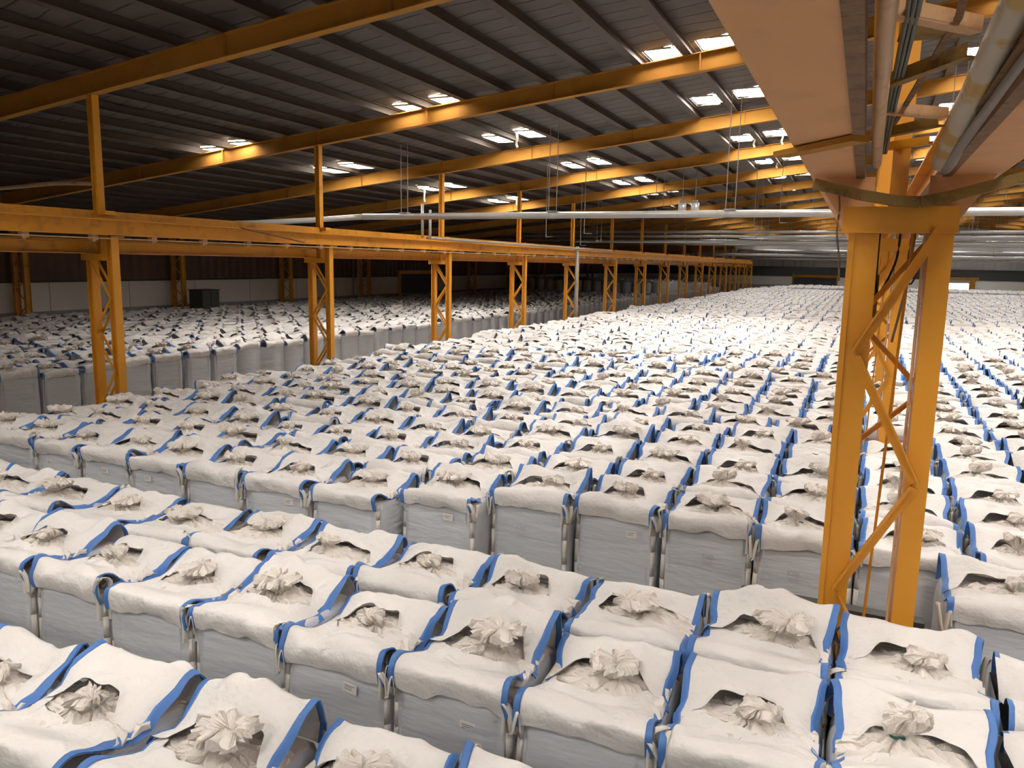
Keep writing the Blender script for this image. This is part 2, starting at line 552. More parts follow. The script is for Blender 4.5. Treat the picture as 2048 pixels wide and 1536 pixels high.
d = empty('door_1', (-6.9, YF, 0)); struct(d)
m1 = MB(); m1.box(-3.1, 3.1, 0.06, 0.12, 0, 2.95); m1.build('door_panel', MAT['door'], d)
m1 = MB(); m1.box(-3.3, 3.3, -0.3, -0.12, 2.85, 3.25); m1.box(-3.3, -3.05, -0.12, 0.0, 0, 2.9); m1.box(3.05, 3.3, -0.12, 0.0, 0, 2.9)
m1.build('door_frame', MAT['rafter'], d)
d = empty('door_2', (11.95, YF, 0)); struct(d)
m1 = MB(); m1.box(-1.75, 1.75, 0.9, 1.0, 0, 2.55); o = m1.build('daylight_beyond', MAT['daylight'], d)
m1 = MB(); m1.box(-1.75, 1.75, 0.0, 0.1, 2.5, 2.95); m1.build('door_header', MAT['bluegrey'], d)
m1 = MB(); m1.box(-1.9, 2.9, -0.3, -0.12, 2.95, 3.4); m1.box(1.75, 2.5, -0.3, -0.1, 0, 2.95)
m1.build('door_frame', MAT['rafter'], d)
d = empty('door_3', (XL, 59.2, 0)); struct(d)
m1 = MB(); m1.box(0.04, 0.12, -3.0, 3.0, 0, 3.15); m1.build('door_panel', MAT['darkpanel'], d)
m1 = MB(); m1.box(0.0, 0.25, -3.3, 3.3, 3.15, 3.45); m1.box(0, 0.2, -3.3, -3.0, 0, 3.15); m1.box(0, 0.2, 3.0, 3.3, 0, 3.15)
m1.build('door_frame', MAT['yellow'], d)

# wall columns on the left wall
wc_y = [23.2 - 9.03, 23.2, 32.2, 41.2, 50.2, 68.3, 77.4, 86.4, 95.4, 104.5]
for i, y in enumerate(wc_y):
    r = empty('wall_column', (XL + 0.35, y, 0))
    for x in (0.0, 0.75):
        m1 = MB()
        m1.box(x - 0.08, x + 0.08, -0.13, -0.11, 0, 5.6); m1.box(x - 0.08, x + 0.08, 0.11, 0.13, 0, 5.6); m1.box(x - 0.01, x + 0.01, -0.11, 0.11, 0, 5.6)
        m1.build('leg', MAT['yellow'], r)
    m1 = MB()
    z = 0.8
    s = 0
    while z < 5.2:
        m1.bar((0.0 if s else 0.75, 0, z), (0.75 if s else 0.0, 0, z + 0.6), 0.05, 0.03, (0, 1, 0))
        z += 0.6; s ^= 1
    m1.build('lacing', MAT['yellow'], r)
    tag(r, f'dark yellow lattice column against the left wall, {ordinal(i)} counted from the camera', 'column', 'lattice columns on the left wall')

# dark cabinet in front of the left wall
r = empty('storage_cabinet', (-33.6, 32.3, 0))
m1 = MB(); m1.box(-0.35, 0.6, -0.62, 0.62, 0, 2.45); m1.build('body', MAT['darkpanel'], r)
for s in (-1, 1):
    m1 = MB(); m1.box(0.6, 0.63, -0.6 if s < 0 else 0.02, -0.02 if s < 0 else 0.6, 0.1, 2.38)
    o = m1.build('door', MAT['darkpanel'], r)
m1 = MB(); m1.box(-0.4, 0.66, -0.66, 0.66, 2.45, 2.5); m1.build('lid', MAT['purlin'], r)
tag(r, 'dark grey steel cabinet standing before the white left wall', 'cabinet')

# ------------------------------------------------------------------ lattice columns and crane girders


def h_leg(x, w, d_, z0, z1, mat):
    """H section: flanges facing left and right, web between"""
    m1 = MB()
    t = 0.018
    m1.box(x - w / 2, x - w / 2 + t, -d_ / 2, d_ / 2, z0, z1)
    m1.box(x + w / 2 - t, x + w / 2, -d_ / 2, d_ / 2, z0, z1)
    m1.box(x - w / 2 + t, x + w / 2 - t, -t, t, z0, z1)
    return m1


def near_column(y, n):
    """column of the right-hand row; two legs, zigzag angles, head beam"""
    r = empty('lattice_column', (0.22, y, 0))
    zt = EYE + 0.32
    lx, rx = -0.25, 0.315
    m1 = MB()                                        # left leg: flange faces the camera, flanked by edge strips
    m1.box(lx - 0.115, lx + 0.115, -0.15, -0.13, 0, zt); m1.box(lx - 0.115, lx + 0.115, 0.13, 0.15, 0, zt)
    m1.box(lx - 0.012, lx + 0.012, -0.13, 0.13, 0, zt); m1.box(lx - 0.115, lx - 0.07, -0.165, -0.15, 0, zt)
    m1.box(lx + 0.085, lx + 0.115, -0.13, 0.13, 0, zt)
    m1.build('leg', MAT['yellow_clean'], r)
    m1 = MB()
    m1.box(rx - 0.085, rx + 0.085, -0.15, -0.13, 0, zt); m1.box(rx - 0.085, rx + 0.085, 0.13, 0.15, 0, zt)
    m1.box(rx - 0.085, rx - 0.07, -0.13, 0.13, 0, zt)
    m1.build('leg', MAT['yellow_clean'], r)
    # lacing, front face
    for face, zz in ((-0.172, [0.32, -0.72, -1.79, -2.82, -3.85]), (0.16, [0.32, -0.45, -1.05, -1.62])):
        for q in range(len(zz) - 1):
            s = q % 2
            a = (rx - 0.02 if not s else lx + 0.02, face, EYE + zz[q])
            b = (lx + 0.02 if not s else rx - 0.02, face, EYE + zz[q + 1] + 0.04)
            wd = 0.075 if face < 0 else 0.045
            m1 = MB(); m1.angle(a, b, wd, 0.012, (0, -1, 0), side=1 if not s else -1)
            m1.build('lacing_bar', MAT['yellow_clean'], r)
    # head beam and brackets
    m1 = MB()
    m1.box(-0.42, 0.42, -0.19, -0.165, EYE + 0.30, EYE + 0.50)
    m1.box(-0.42, 0.42, 0.165, 0.19, EYE + 0.30, EYE + 0.50)
    m1.box(-0.40, 0.40, -0.165, 0.165, EYE + 0.48, EYE + 0.50)
    m1.box(-0.43, 0.43, -0.2, -0.15, EYE + 0.290, EYE + 0.305)
    m1.build('head_plate', MAT['yellow_clean'], r)
    m1 = MB()
    for sx in (-1, 1):
        x0 = 0.40 * sx
        vs = [(x0, -0.03, EYE + 0.35), (x0 + 0.26 * sx, -0.03, EYE + 0.75), (x0 - 0.2 * sx, -0.03, EYE + 0.75), (x0 - 0.2 * sx, -0.03, EYE + 0.35)]
        vs += [(a, 0.03, c) for a, b, c in vs]
        m1.add(vs, [(3, 2, 1, 0), (4, 5, 6, 7), (0, 1, 5, 4), (1, 2, 6, 5), (2, 3, 7, 6), (3, 0, 4, 7)])
    m1.build('bracket', MAT['plate'], r)
    m1 = MB()
    z0, z1 = EYE + 0.5, roof_z(0.22)
    m1.box(-0.08, 0.05, 0.2, 0.215, z0, z1); m1.box(-0.08, 0.05, 0.3, 0.315, z0, z1); m1.box(-0.02, -0.005, 0.215, 0.3, z0, z1)
    m1.box(-0.2, 0.2, 0.16, 0.42, z0 - 0.02, z0)
    m1.build('upper_post', MAT['yellow_clean'], r)
    # conduit up the inside of the right leg, thin pipe between the legs
    m1 = MB(); m1.tube([(rx - 0.115, -0.1, 0.1), (rx - 0.115, -0.1, zt)], 0.013, 8)
    m1.build('conduit', MAT['tanpipe'], r)
    m1 = MB(); m1.tube([(0.02, 0.05, 1.2), (0.12, 0.05, zt)], 0.012, 8)
    m1.build('conduit', MAT['yellow'], r)
    m1 = MB(); m1.box(-0.5, 0.5, -0.3, 0.3, 0, 0.12); m1.build('base_plate', MAT['concrete'], r)
    if n == 0:
        tag(r, 'nearest tall yellow lattice column standing in the aisle at right', 'column', 'lattice columns of the right row')
    else:
        tag(r, f'yellow lattice column {ordinal(n - 1)} behind the nearest one at right', 'column', 'lattice columns of the right row')
    return r


for k in range(1, 17):
    near_column(7.2 * k, k - 1)

# electrical box and hanging cables on the nearest column
r = empty('junction_box', (0.05, 7.32, 0))
m1 = MB(); m1.box(-0.07, 0.07, 0.12, 0.25, EYE - 0.42, EYE - 0.05); m1.build('box', MAT['olive'], r)
m1 = MB(); m1.box(-0.05, 0.05, 0.14, 0.22, EYE - 0.05, EYE + 0.18); m1.build('neck', MAT['black'], r)
tag(r, 'small olive junction box inside the head of the nearest right column', 'electrical box')
def cable(name, pts, rr, mat, label, cat='cable'):
    P = np.array(pts, float)
    # smooth by Catmull-Rom
    out = []
    n = len(P)
    for i in range(n - 1):
        p0, p1, p2, p3 = P[max(i - 1, 0)], P[i], P[i + 1], P[min(i + 2, n - 1)]
        for t in np.linspace(0, 1, 7)[:-1]:
            out.append(0.5 * ((2 * p1) + (-p0 + p2) * t + (2 * p0 - 5 * p1 + 4 * p2 - p3) * t * t + (-p0 + 3 * p1 - 3 * p2 + p3) * t ** 3))
    out.append(P[-1])
    m1 = MB(); m1.tube([tuple(p) for p in out], rr, 8)
    o = m1.build(name, mat, None, True)
    tag(o, label, cat)
    return o


cable('hanging_cable', [(-0.26, 6.98, EYE + 0.68), (-0.23, 6.97, EYE + 0.5), (-0.235, 6.97, EYE + 0.3), (-0.205, 6.985, EYE + 0.1), (-0.19, 7.0, EYE - 0.1)],
      0.008, MAT['rust'], 'thin brown cable down the left side of the nearest column head')
cable('hanging_cable', [(0.34, 7.5, EYE + 0.3), (0.33, 7.5, EYE), (0.37, 7.5, EYE - 0.12), (0.44, 7.5, EYE + 0.1), (0.44, 7.5, EYE + 0.3)],
      0.008, MAT['black'], 'black cable loop under the head of the nearest column')
cable('hanging_cable', [(0.25, 7.4, EYE + 0.32), (0.23, 7.4, EYE + 0.05), (0.11, 7.4, EYE - 0.2), (0.09, 7.4, EYE + 0.32)],
      0.010, MAT['black'], 'black cable drooping inside the nearest right column')

# left row: two legs, taller right leg carrying the outer girder, upper posts
for k in range(-1, 15):
    y = 11.4 + 7.2 * k
    r = empty('lattice_column', (-14.62, y, 0))
    zl, zr = EYE + 0.02, EYE + 0.36
    h_leg(-0.33, 0.16, 0.18, 0, zl, None).build('leg', MAT['yellow_clean'], r)
    h_leg(0.30, 0.16, 0.18, 0, zr, None).build('leg', MAT['yellow_clean'], r)
    for face in (-0.08, 0.08):
        z = EYE - 0.12
        s = 0
        while z > 0.3:
            zb = max(z - 0.78, 0.1)
            a = (-0.28 if not s else 0.26, face, z)
            b = (0.26 if not s else -0.28, face, zb)
            m1 = MB(); m1.bar(a, b, 0.06, 0.014, (0, -1, 0)); m1.build('lacing_bar', MAT['yellow_clean'], r)
            z -= 0.78; s ^= 1
    m1 = MB(); m1.box(-0.5, 0.2, -0.14, 0.14, zl - 0.14, zl); m1.box(0.12, 0.48, -0.16, 0.16, zr, zr + 0.02)
    m1.build('head_plate', MAT['yellow'], r)
    m1 = MB()
    zt = roof_z(-14.7)
    z0 = zl
    m1.box(-0.10, -0.085, -0.08, 0.08, z0, zt); m1.box(0.045, 0.06, -0.08, 0.08, z0, zt); m1.box(-0.085, 0.045, -0.01, 0.01, z0, zt)
    m1.box(-0.12, 0.3, -0.12, 0.12, EYE + 0.82, EYE + 0.9)
    m1.build('upper_post', MAT['yellow'], r)
    m1 = MB(); m1.box(-0.6, 0.6, -0.3, 0.3, 0, 0.12); m1.build('base_plate', MAT['concrete'], r)
    if k == -1:
        tag(r, 'yellow lattice column of the left row, out of view', 'column', 'lattice columns of the left row')
    else:
        tag(r, f'yellow lattice column, {ordinal(k)} from the camera in the left row', 'column', 'lattice columns of the left row')

GY0, GY1 = -10.0, 112.0
# left row outer girder (I section, channel on top, rail clips hanging below)
r = empty('crane_girder', (-14.30, 0, 0))
z0 = EYE + 0.40
m1 = MB(); m1.box(-0.16, 0.16, GY0, GY1, z0, z0 + 0.025); m1.build('bottom_flange', MAT['yellow'], r)
m1 = MB(); m1.box(-0.01, 0.01, GY0, GY1, z0 + 0.02, z0 + 0.30)
for y in np.arange(GY0 + 0.6, GY1, 1.2):
    if y > 12:
        m1.box(0.01, 0.02, y, y + 0.02, z0 + 0.2, z0 + 0.28)
m1.build('web', MAT['yellow'], r)
m1 = MB(); m1.box(-0.16, 0.16, GY0, GY1, z0 + 0.30, z0 + 0.325); m1.build('top_flange', MAT['yellow_clean'], r)
m1 = MB(); m1.box(-0.25, -0.235, GY0, GY1, z0 + 0.325, z0 + 0.50); m1.box(-0.40, -0.25, GY0, GY1, z0 + 0.485, z0 + 0.50)
m1.box(-0.25, -0.16, GY0, GY1, z0 + 0.31, z0 + 0.325)
m1.build('side_channel', MAT['yellow'], r)
for y in np.arange(8.0, 62.0, 1.44):
    m1 = MB(); m1.box(-0.05, 0.07, y, y + 0.14, z0 - 0.11, z0); m1.box(-0.02, 0.04, y + 0.03, y + 0.1, z0 - 0.14, z0 - 0.11)
    m1.build('hanger_clip', MAT['tanpipe'], r)
tag(r, 'long yellow crane girder on the tall legs of the left column row', 'girder')
r = empty('crane_girder', (-14.98, 0, 0))
z0 = EYE + 0.02
m1 = MB(); m1.box(-0.13, 0.13, GY0, GY1, z0, z0 + 0.02); m1.build('bottom_flange', MAT['plate'], r)
m1 = MB(); m1.box(-0.01, 0.01, GY0, GY1, z0 + 0.02, z0 + 0.25); m1.build('web', MAT['yellow'], r)
m1 = MB(); m1.box(-0.13, 0.13, GY0, GY1, z0 + 0.25, z0 + 0.27); m1.build('top_flange', MAT['yellow'], r)
tag(r, 'lower yellow girder behind the taller one on the left column row', 'girder')
cable('rail_pipe', [(-14.6, GY0, EYE + 0.30), (-14.6, 30, EYE + 0.30), (-14.6, 60, EYE + 0.3), (-14.6, GY1, EYE + 0.30)], 0.035, MAT['rafter'],
      'brown pipe running between the two left girders', 'pipe')
cable('power_cable', [(-14.12, GY0, EYE + 0.33), (-14.12, 40, EYE + 0.33), (-14.12, 80, EYE + 0.33)], 0.012, MAT['tanpipe'],
      'thin conductor rail slung under the left crane girder', 'rail')
# bent cover plate and conduit near the third left column
r = empty('cable_conduit', (-14.0, 31, EYE + 0.78))
m1 = MB(); m1.tube([(-0.2, -7, 0.02), (0.0, -3, 0.0), (0.05, 2, 0.0), (0.1, 14, 0.0)], 0.045, 8)
m1.build('pipe_run', MAT['pipe_dark'], r, True)
tag(r, 'dull grey conduit lying along the top of the left crane girder', 'conduit')
o = cable('brace_rod', [(-14.15, 14.9, EYE + 0.72), (-14.15, 17.3, EYE + 0.44)], 0.018, MAT['rust'], 'dark rod slanting across the left girder web', 'rod')
for j, (x, z1) in enumerate(((-14.39, 1.98), (-14.08, 1.77))):
    m1 = MB(); m1.tube([(x, 24.0, EYE + 0.8), (x, 24.0, EYE + z1)], 0.05, 10)
    o = m1.build('vent_pipe', MAT['pipe'], None, True)
    tag(o, ('taller left silver vent pipe upright above the girder' if j == 0 else 'shorter right silver vent pipe upright above the girder'), 'pipe', 'upright silver pipes on the girder')

# the pair of girders overhead on the right row
for j, (xc, lab) in enumerate(((-0.29, 'wide tan underside of the left overhead crane girder'), (0.73, 'wide tan underside of the right overhead crane girder'))):
    r = empty('crane_girder', (xc, 0, 0))
    z0 = EYE + 0.75
    m1 = MB(); m1.box(-0.18, 0.18, -9, GY1, z0, z0 + 0.025); m1.build('bottom_flange', MAT['plate'], r)
    m1 = MB(); m1.box(-0.012, 0.012, -9, GY1, z0 + 0.025, z0 + 0.62); m1.build('web', MAT['yellow'], r)
    m1 = MB(); m1.box(-0.16, 0.16, -9, GY1, z0 + 0.62, z0 + 0.65); m1.build('top_flange', MAT['yellow'], r)
    s = 1 if j == 0 else -1
    m1 = MB(); m1.box(0.165 * s, 0.23 * s, -9, GY1, z0 - 0.013, z0 - 0.001) if s > 0 else m1.box(-0.23, -0.165, -9, GY1, z0 - 0.013, z0 - 0.001)
    xa, xb = sorted((0.215 * s, 0.23 * s)); m1.box(xa, xb, -9, GY1, z0 - 0.001, z0 + 0.09)
    m1.build('rusty_angle', MAT['rust'], r)
    tag(r, lab, 'girder', 'overhead crane girders of the right row')

# pipes and bracing between the overhead girders
cable('overhead_pipe', [(-0.005, -2, EYE + 0.86), (-0.005, 3, EYE + 0.86), (0.015, 6.9, EYE + 0.82)], 0.036, MAT['tanpipe'], 'tan pipe running beside the left overhead girder', 'pipe')
cable('overhead_pipe', [(0.42, 1.6, EYE + 1.04), (0.43, 4, EYE + 0.93), (0.45, 6.75, EYE + 0.80)], 0.068, MAT['flakedpipe'], 'thick white pipe with flaking yellow paint beside the right overhead girder', 'pipe')
cable('overhead_pipe', [(0.54, -2, EYE + 0.86), (0.53, 3, EYE + 0.83), (0.49, 6.8, EYE + 0.76)], 0.045, MAT['pipe_dark'], 'dull metal pipe along the edge of the right overhead girder', 'pipe')
r = empty('overhead_angle', (0.50, 0, 0))
m1 = MB(); m1.angle((0, -2, EYE + 0.90), (-0.01, 6.9, EYE + 0.82), 0.07, 0.01)
o = m1.build('angle_iron', MAT['rust'], r); tag(r, 'rusty brown angle iron between the two right overhead pipes', 'angle iron')
br = [((0.0, 3.5), (0.34, 3.88), 0.98, 'tanpipe'), ((0.05, 4.03), (0.36, 4.05), 1.02, 'olive'), ((0.02, 4.75), (0.36, 4.2), 0.96, 'olive'),
      ((0.02, 5.44), (0.38, 5.72), 0.95, 'tanpipe'), ((0.02, 6.44), (0.38, 6.0), 0.95, 'olive'), ((0.03, 7.5), (0.40, 7.2), 1.0, 'yellow'),
      ((0.0, 3.0), (0.4, 3.05), 1.05, 'rust')]
for j, (a, b, z, mk) in enumerate(br):
    m1 = MB(); m1.angle((a[0], a[1], EYE + z), (b[0], b[1], EYE + z), 0.06, 0.01)
    o = m1.build('cross_brace', MAT[mk])
    tag(o, f'short worn cross brace between the overhead pipes, {ordinal(j)} counted toward the column' if j < 6 else 'short rusty cross brace between overhead pipes at the photo top', 'brace', 'cross braces between overhead girders')
m1 = MB(); m1.bar((0.25, 3.0, EYE + 1.1), (0.26, 3.7, EYE + 1.0), 0.03, 0.012); m1.bar((0.26, 3.7, EYE + 1.0), (0.1, 6.2, EYE + 1.0), 0.03, 0.012)
o = m1.build('diagonal_brace', MAT['rust']); tag(o, 'dark diagonal flat bar crossing above the overhead braces', 'brace')
r = empty('cable_bundle', (0.06, 0, 0))
for q in range(6):
    m1 = MB(); dx = 0.018 * (q % 3); dz = 0.022 * (q // 3)
    m1.tube([(dx, 1.5, EYE + 1.0 + dz), (dx + 0.01, 3.5, EYE + 0.98 + dz), (dx - 0.01, 5.3, EYE + 0.97 + dz), (dx - 0.02, 6.9, EYE + 0.9 + dz)], 0.010, 6)
    m1.build('cable', MAT['cable'], r, True)
tag(r, 'bundle of dark teal cables beside the tan overhead pipe', 'cables')
# bent strap under the girders, cross bar under the left one
m1 = MB()
pts = [(-0.44, 6.95, EYE + 0.685), (-0.09, 6.95, EYE + 0.59), (0.18, 6.95, EYE + 0.538), (0.35, 6.95, EYE + 0.527), (0.55, 6.95, EYE + 0.565), (1.05, 6.95, EYE + 0.705), (1.27, 6.95, EYE + 0.77)]
for a, b in zip(pts[:-1], pts[1:]):
    m1.bar(a, b, 0.05, 0.084, (0, 0, 1))
o = m1.build('bent_strap', MAT['olive']); tag(o, 'dark olive bent bar slung under the overhead girders at the column head', 'bar')
m1 = MB(); m1.bar((-0.56, 5.45, EYE + 0.725), (-0.08, 4.9, EYE + 0.725), 0.12, 0.035)
o = m1.build('cross_bar', MAT['rafter']); tag(o, 'ochre cross bar under the left overhead girder', 'bar')
m1 = MB(); m1.bar((0.34, 7.40, EYE - 0.10), (0.26, 7.40, EYE - 0.62), 0.03, 0.02); m1.bar((0.36, 7.40, EYE + 0.31), (0.34, 7.40, EYE - 0.10), 0.02, 0.02)
o = m1.build('loose_bar', MAT['pipe_dark']); tag(o, 'dark loose flat bar dangling inside the nearest right column', 'bar')
m1 = MB(); m1.box(-0.9, 0.78, 7.80, 7.95, 0.85, 1.02); m1.box(-0.9, -0.8, 7.80, 7.95, 0, 0.85); m1.box(0.68, 0.78, 7.80, 7.95, 0, 0.85)
o = m1.build('guard_rail', MAT['darkpanel']); tag(o, 'dark guard rail behind the foot of the nearest right column', 'rail')

# ------------------------------------------------------------------ pipes across the hall


def cross_pipe(y, z, rr, x0, x1, mat, label, hang=6.0, rods=True, group='pipes crossing the hall'):
    r = empty('cross_pipe', (0, y, EYE + z))
    m1 = MB(); m1.tube([(x0, 0, 0), (x1, 0, 0)], rr, 14)
    m1.build('pipe', MAT[mat], r, True)
    if rods:
        x = x0 + 1.5
        while x < x1 - 0.5:
            m1 = MB()
            zt = roof_z(x) - (EYE + z)
            m1.tube([(x, 0, rr * 0.8), (x, 0, zt + RD)], 0.012, 6)
            m1.tube([(x + 0.25, 0, rr * 0.8), (x + 0.25, 0, zt + RD)], 0.012, 6)
            m1.box(x - 0.03, x + 0.28, -rr - .01, rr + .01, rr - 0.01, rr + 0.03)
            m1.build('hanger_rod', MAT['pipe_dark'], r)
            x += hang
    tag(r, label, 'pipe', group)
    return r


# main silver pipe
r = cross_pipe(22.0, 1.42, 0.10, -15.5, 24.0, 'pipe', 'thick silver pipe crossing the whole hall below the rafters', 5.2)
cable('bent_pipe', [(-30.0, 22.0, EYE + 1.05), (-20.0, 22.0, EYE + 1.25), (-15.5, 22.0, EYE + 1.42)], 0.09, MAT['pipe'], 'dim left end of the silver pipe, dropping into shadow', 'pipe')
cable('bent_pipe', [(-24.0, 13.0, EYE + 1.56), (-20.3, 13, EYE + 1.63), (-18.2, 13, EYE + 1.70), (-16.8, 13.0, EYE + 1.66)], 0.05, MAT['tanpipe'], 'thin tan pipe behind the nearest left upper post', 'pipe')
cp = [(57.0, 2.42, 0.10, -27, 27, 'pipe'), (57.0, 2.10, 0.10, -27, 27, 'pipe'), (57.4, 1.80, 0.09, -27, 27, 'pipe'), (44.0, 1.28, 0.05, -16, 27, 'pipe_dark'),
      (64.0, 1.70, 0.06, -24, 27, 'pipe_dark'), (83.0, 2.9, 0.14, -12, 28, 'pipe'), (84.0, 1.25, 0.14, -16, 28, 'pipe'),
      (70.0, 1.95, 0.10, -14, 28, 'pipe_dark'), (96.0, 1.9, 0.16, -14, 28, 'pipe'), (96.0, 1.0, 0.10, -14, 28, 'pipe_dark'), (110, 2.6, 0.12, -14, 28, 'pipe')]
pl = ['upper silver pipe of the far rack crossing the hall', 'middle silver pipe of the far rack crossing the hall', 'lower silver pipe of the far rack crossing the hall',
      'thin dark pipe crossing low over the left girder', 'thin dark pipe behind the three rack pipes', 'high silver pipe far beyond the rack pipes',
      'low silver pipe far beyond the rack pipes', 'dull dark pipe hung between the rack and far pipes', 'thick silver pipe near the end of the hall',
      'dark pipe low near the end of the hall', 'last silver pipe before the end wall']
for (y, z, rr, x0, x1, mk), lab in zip(cp, pl):
    cross_pipe(y, z, rr, x0, x1, mk, lab, 6.3 if rr > 0.06 else 9.0)
# wide duct towards the end of the hall
r = empty('air_duct', (6, 100, EYE + 2.35))
m1 = MB(); m1.box(-21, 18, -0.35, 0.35, -0.38, 0.38)
for x in np.arange(-20, 18, 2.5):
    m1.box(x, x + 0.05, -0.38, 0.38, -0.41, 0.41)
m1.build('duct_body', MAT['pipe'], r)
for x in np.arange(-18, 18, 6.0):
    m1 = MB(); m1.tube([(x, 0, 0.38), (x, 0, roof_z(6 + x) - EYE - 2.35 + RD)], 0.02, 6); m1.build('hanger_rod', MAT['pipe_dark'], r)
tag(r, 'wide grey air duct crossing the far end of the hall', 'duct')
for j, x in enumerate((-7.4, -6.85)):
    r = empty('exhaust_canister', (x, 34.0, EYE + 2.25))
    m1 = MB(); m1.tube([(0, 0, 0), (0, 0, 0.42)], 0.17, 16); m1.build('body', MAT['pipe'], r, True)
    m1 = MB(); m1.tube([(0, 0, 0.42), (0, 0, 0.52)], 0.11, 12); m1.tube([(0, 0, 0.52), (0, 0, roof_z(x) - EYE - 2.25 + RD)], 0.015, 6)
    m1.build('cap', MAT['pipe_dark'], r, True)
    tag(r, ('left' if j == 0 else 'right') + ' one of two silver canisters hanging above the thick pipe', 'canister', 'silver canisters above the thick pipe')
# rods hanging from the roof
rng = random.Random(5)
for j in range(26):
    x = rng.uniform(-13, 10); y = rng.choice([29.0, 36.5, 44.0, 52.0, 66.0])
    zt = roof_z(x) + RD
    m1 = MB(); L = rng.uniform(1.6, 3.2)
    m1.tube([(0, 0, 0), (0, 0, -L)], 0.014, 6)
    m1.tube([(0.0, 0, -L), (0.3, 0, -L)], 0.014, 6)
    o = m1.build('drop_rod', MAT['pipe_dark']); o.location = (x, y, zt + PD)
    tag(o, 'thin dark rod hanging straight down from the roof', 'rod', 'thin rods hanging from the roof')
# torn strips under the skylights
for j, (x, y, L) in enumerate(((-10.7, 23.8, 0.5), (-18.6, 31.2, 0.7), (-4.2, 31.2, 0.45), (-3.2, 31.2, 0.5), (-17.2, 38.4, 0.5), (-11.5, 18.7, 0.35), (-4.1, 38.4, 0.4))):
    m1 = MB(); zt = roof_z(x) + RD + PD - 0.05
    pts = [(0, 0, 0), (0.03, 0, -L * .4), (-0.02, 0.02, -L * .75), (0.04, 0, -L)]
    for a, b in zip(pts[:-1], pts[1:]):
        m1.bar(a, b, 0.07, 0.01, (0, 1, 0))
    o = m1.build('torn_strip', MAT['curb']); o.location = (x, y - 0.03, zt)
    tag(o, ['pale strip hanging between the second pair of middle-line skylights', 'pale strip hanging from a skylight near the second left upper post', 'pale strip under the left panel of the third near-right skylight cluster',
            'pale strip under the right panel of the third near-right skylight cluster', 'pale strip under a small left-line skylight by the fourth rafter', 'short pale strip below the first middle-line skylight',
            'short pale strip under the fourth near-right skylight cluster'][j], 'strip', 'torn strips hanging from skylights')
# dark vertical service pipes by the left row and wall
for j, (x, y, z0, z1, mk, lab) in enumerate(((-14.02, 39.3, 0.0, EYE + 0.9, 'pipe_dark', 'dark upright pipe just right of the fifth left column'),
                                             (-35.2, 48.6, 0.0, 5.0, 'pipe_dark', 'dark upright pipe beside a column on the left wall'),
                                             (-35.2, 49.2, 0.0, 4.6, 'pipe', 'grey upright pipe beside a column on the left wall'))):
    m1 = MB(); m1.tube([(x, y, z0), (x, y, z1)], 0.08, 10); o = m1.build('service_pipe', MAT[mk], None, True)
    tag(o, lab, 'pipe')

# ------------------------------------------------------------------ bulk bags
def cr(P, n):
    """Catmull-Rom through control points P (k, 2) -> n samples"""
    k = len(P)
    t = np.linspace(0, k - 1 - 1e-9, n)
    i = t.astype(int)
    f = (t - i)[:, None]
    g = lambda j: P[np.clip(j, 0, k - 1)]
    p0, p1, p2, p3 = g(i - 1), g(i), g(i + 1), g(i + 2)
    return 0.5 * (2 * p1 + (p2 - p0) * f + (2 * p0 - 5 * p1 + 4 * p2 - p3) * f ** 2 + (3 * p1 - p0 - 3 * p2 + p3) * f ** 3)


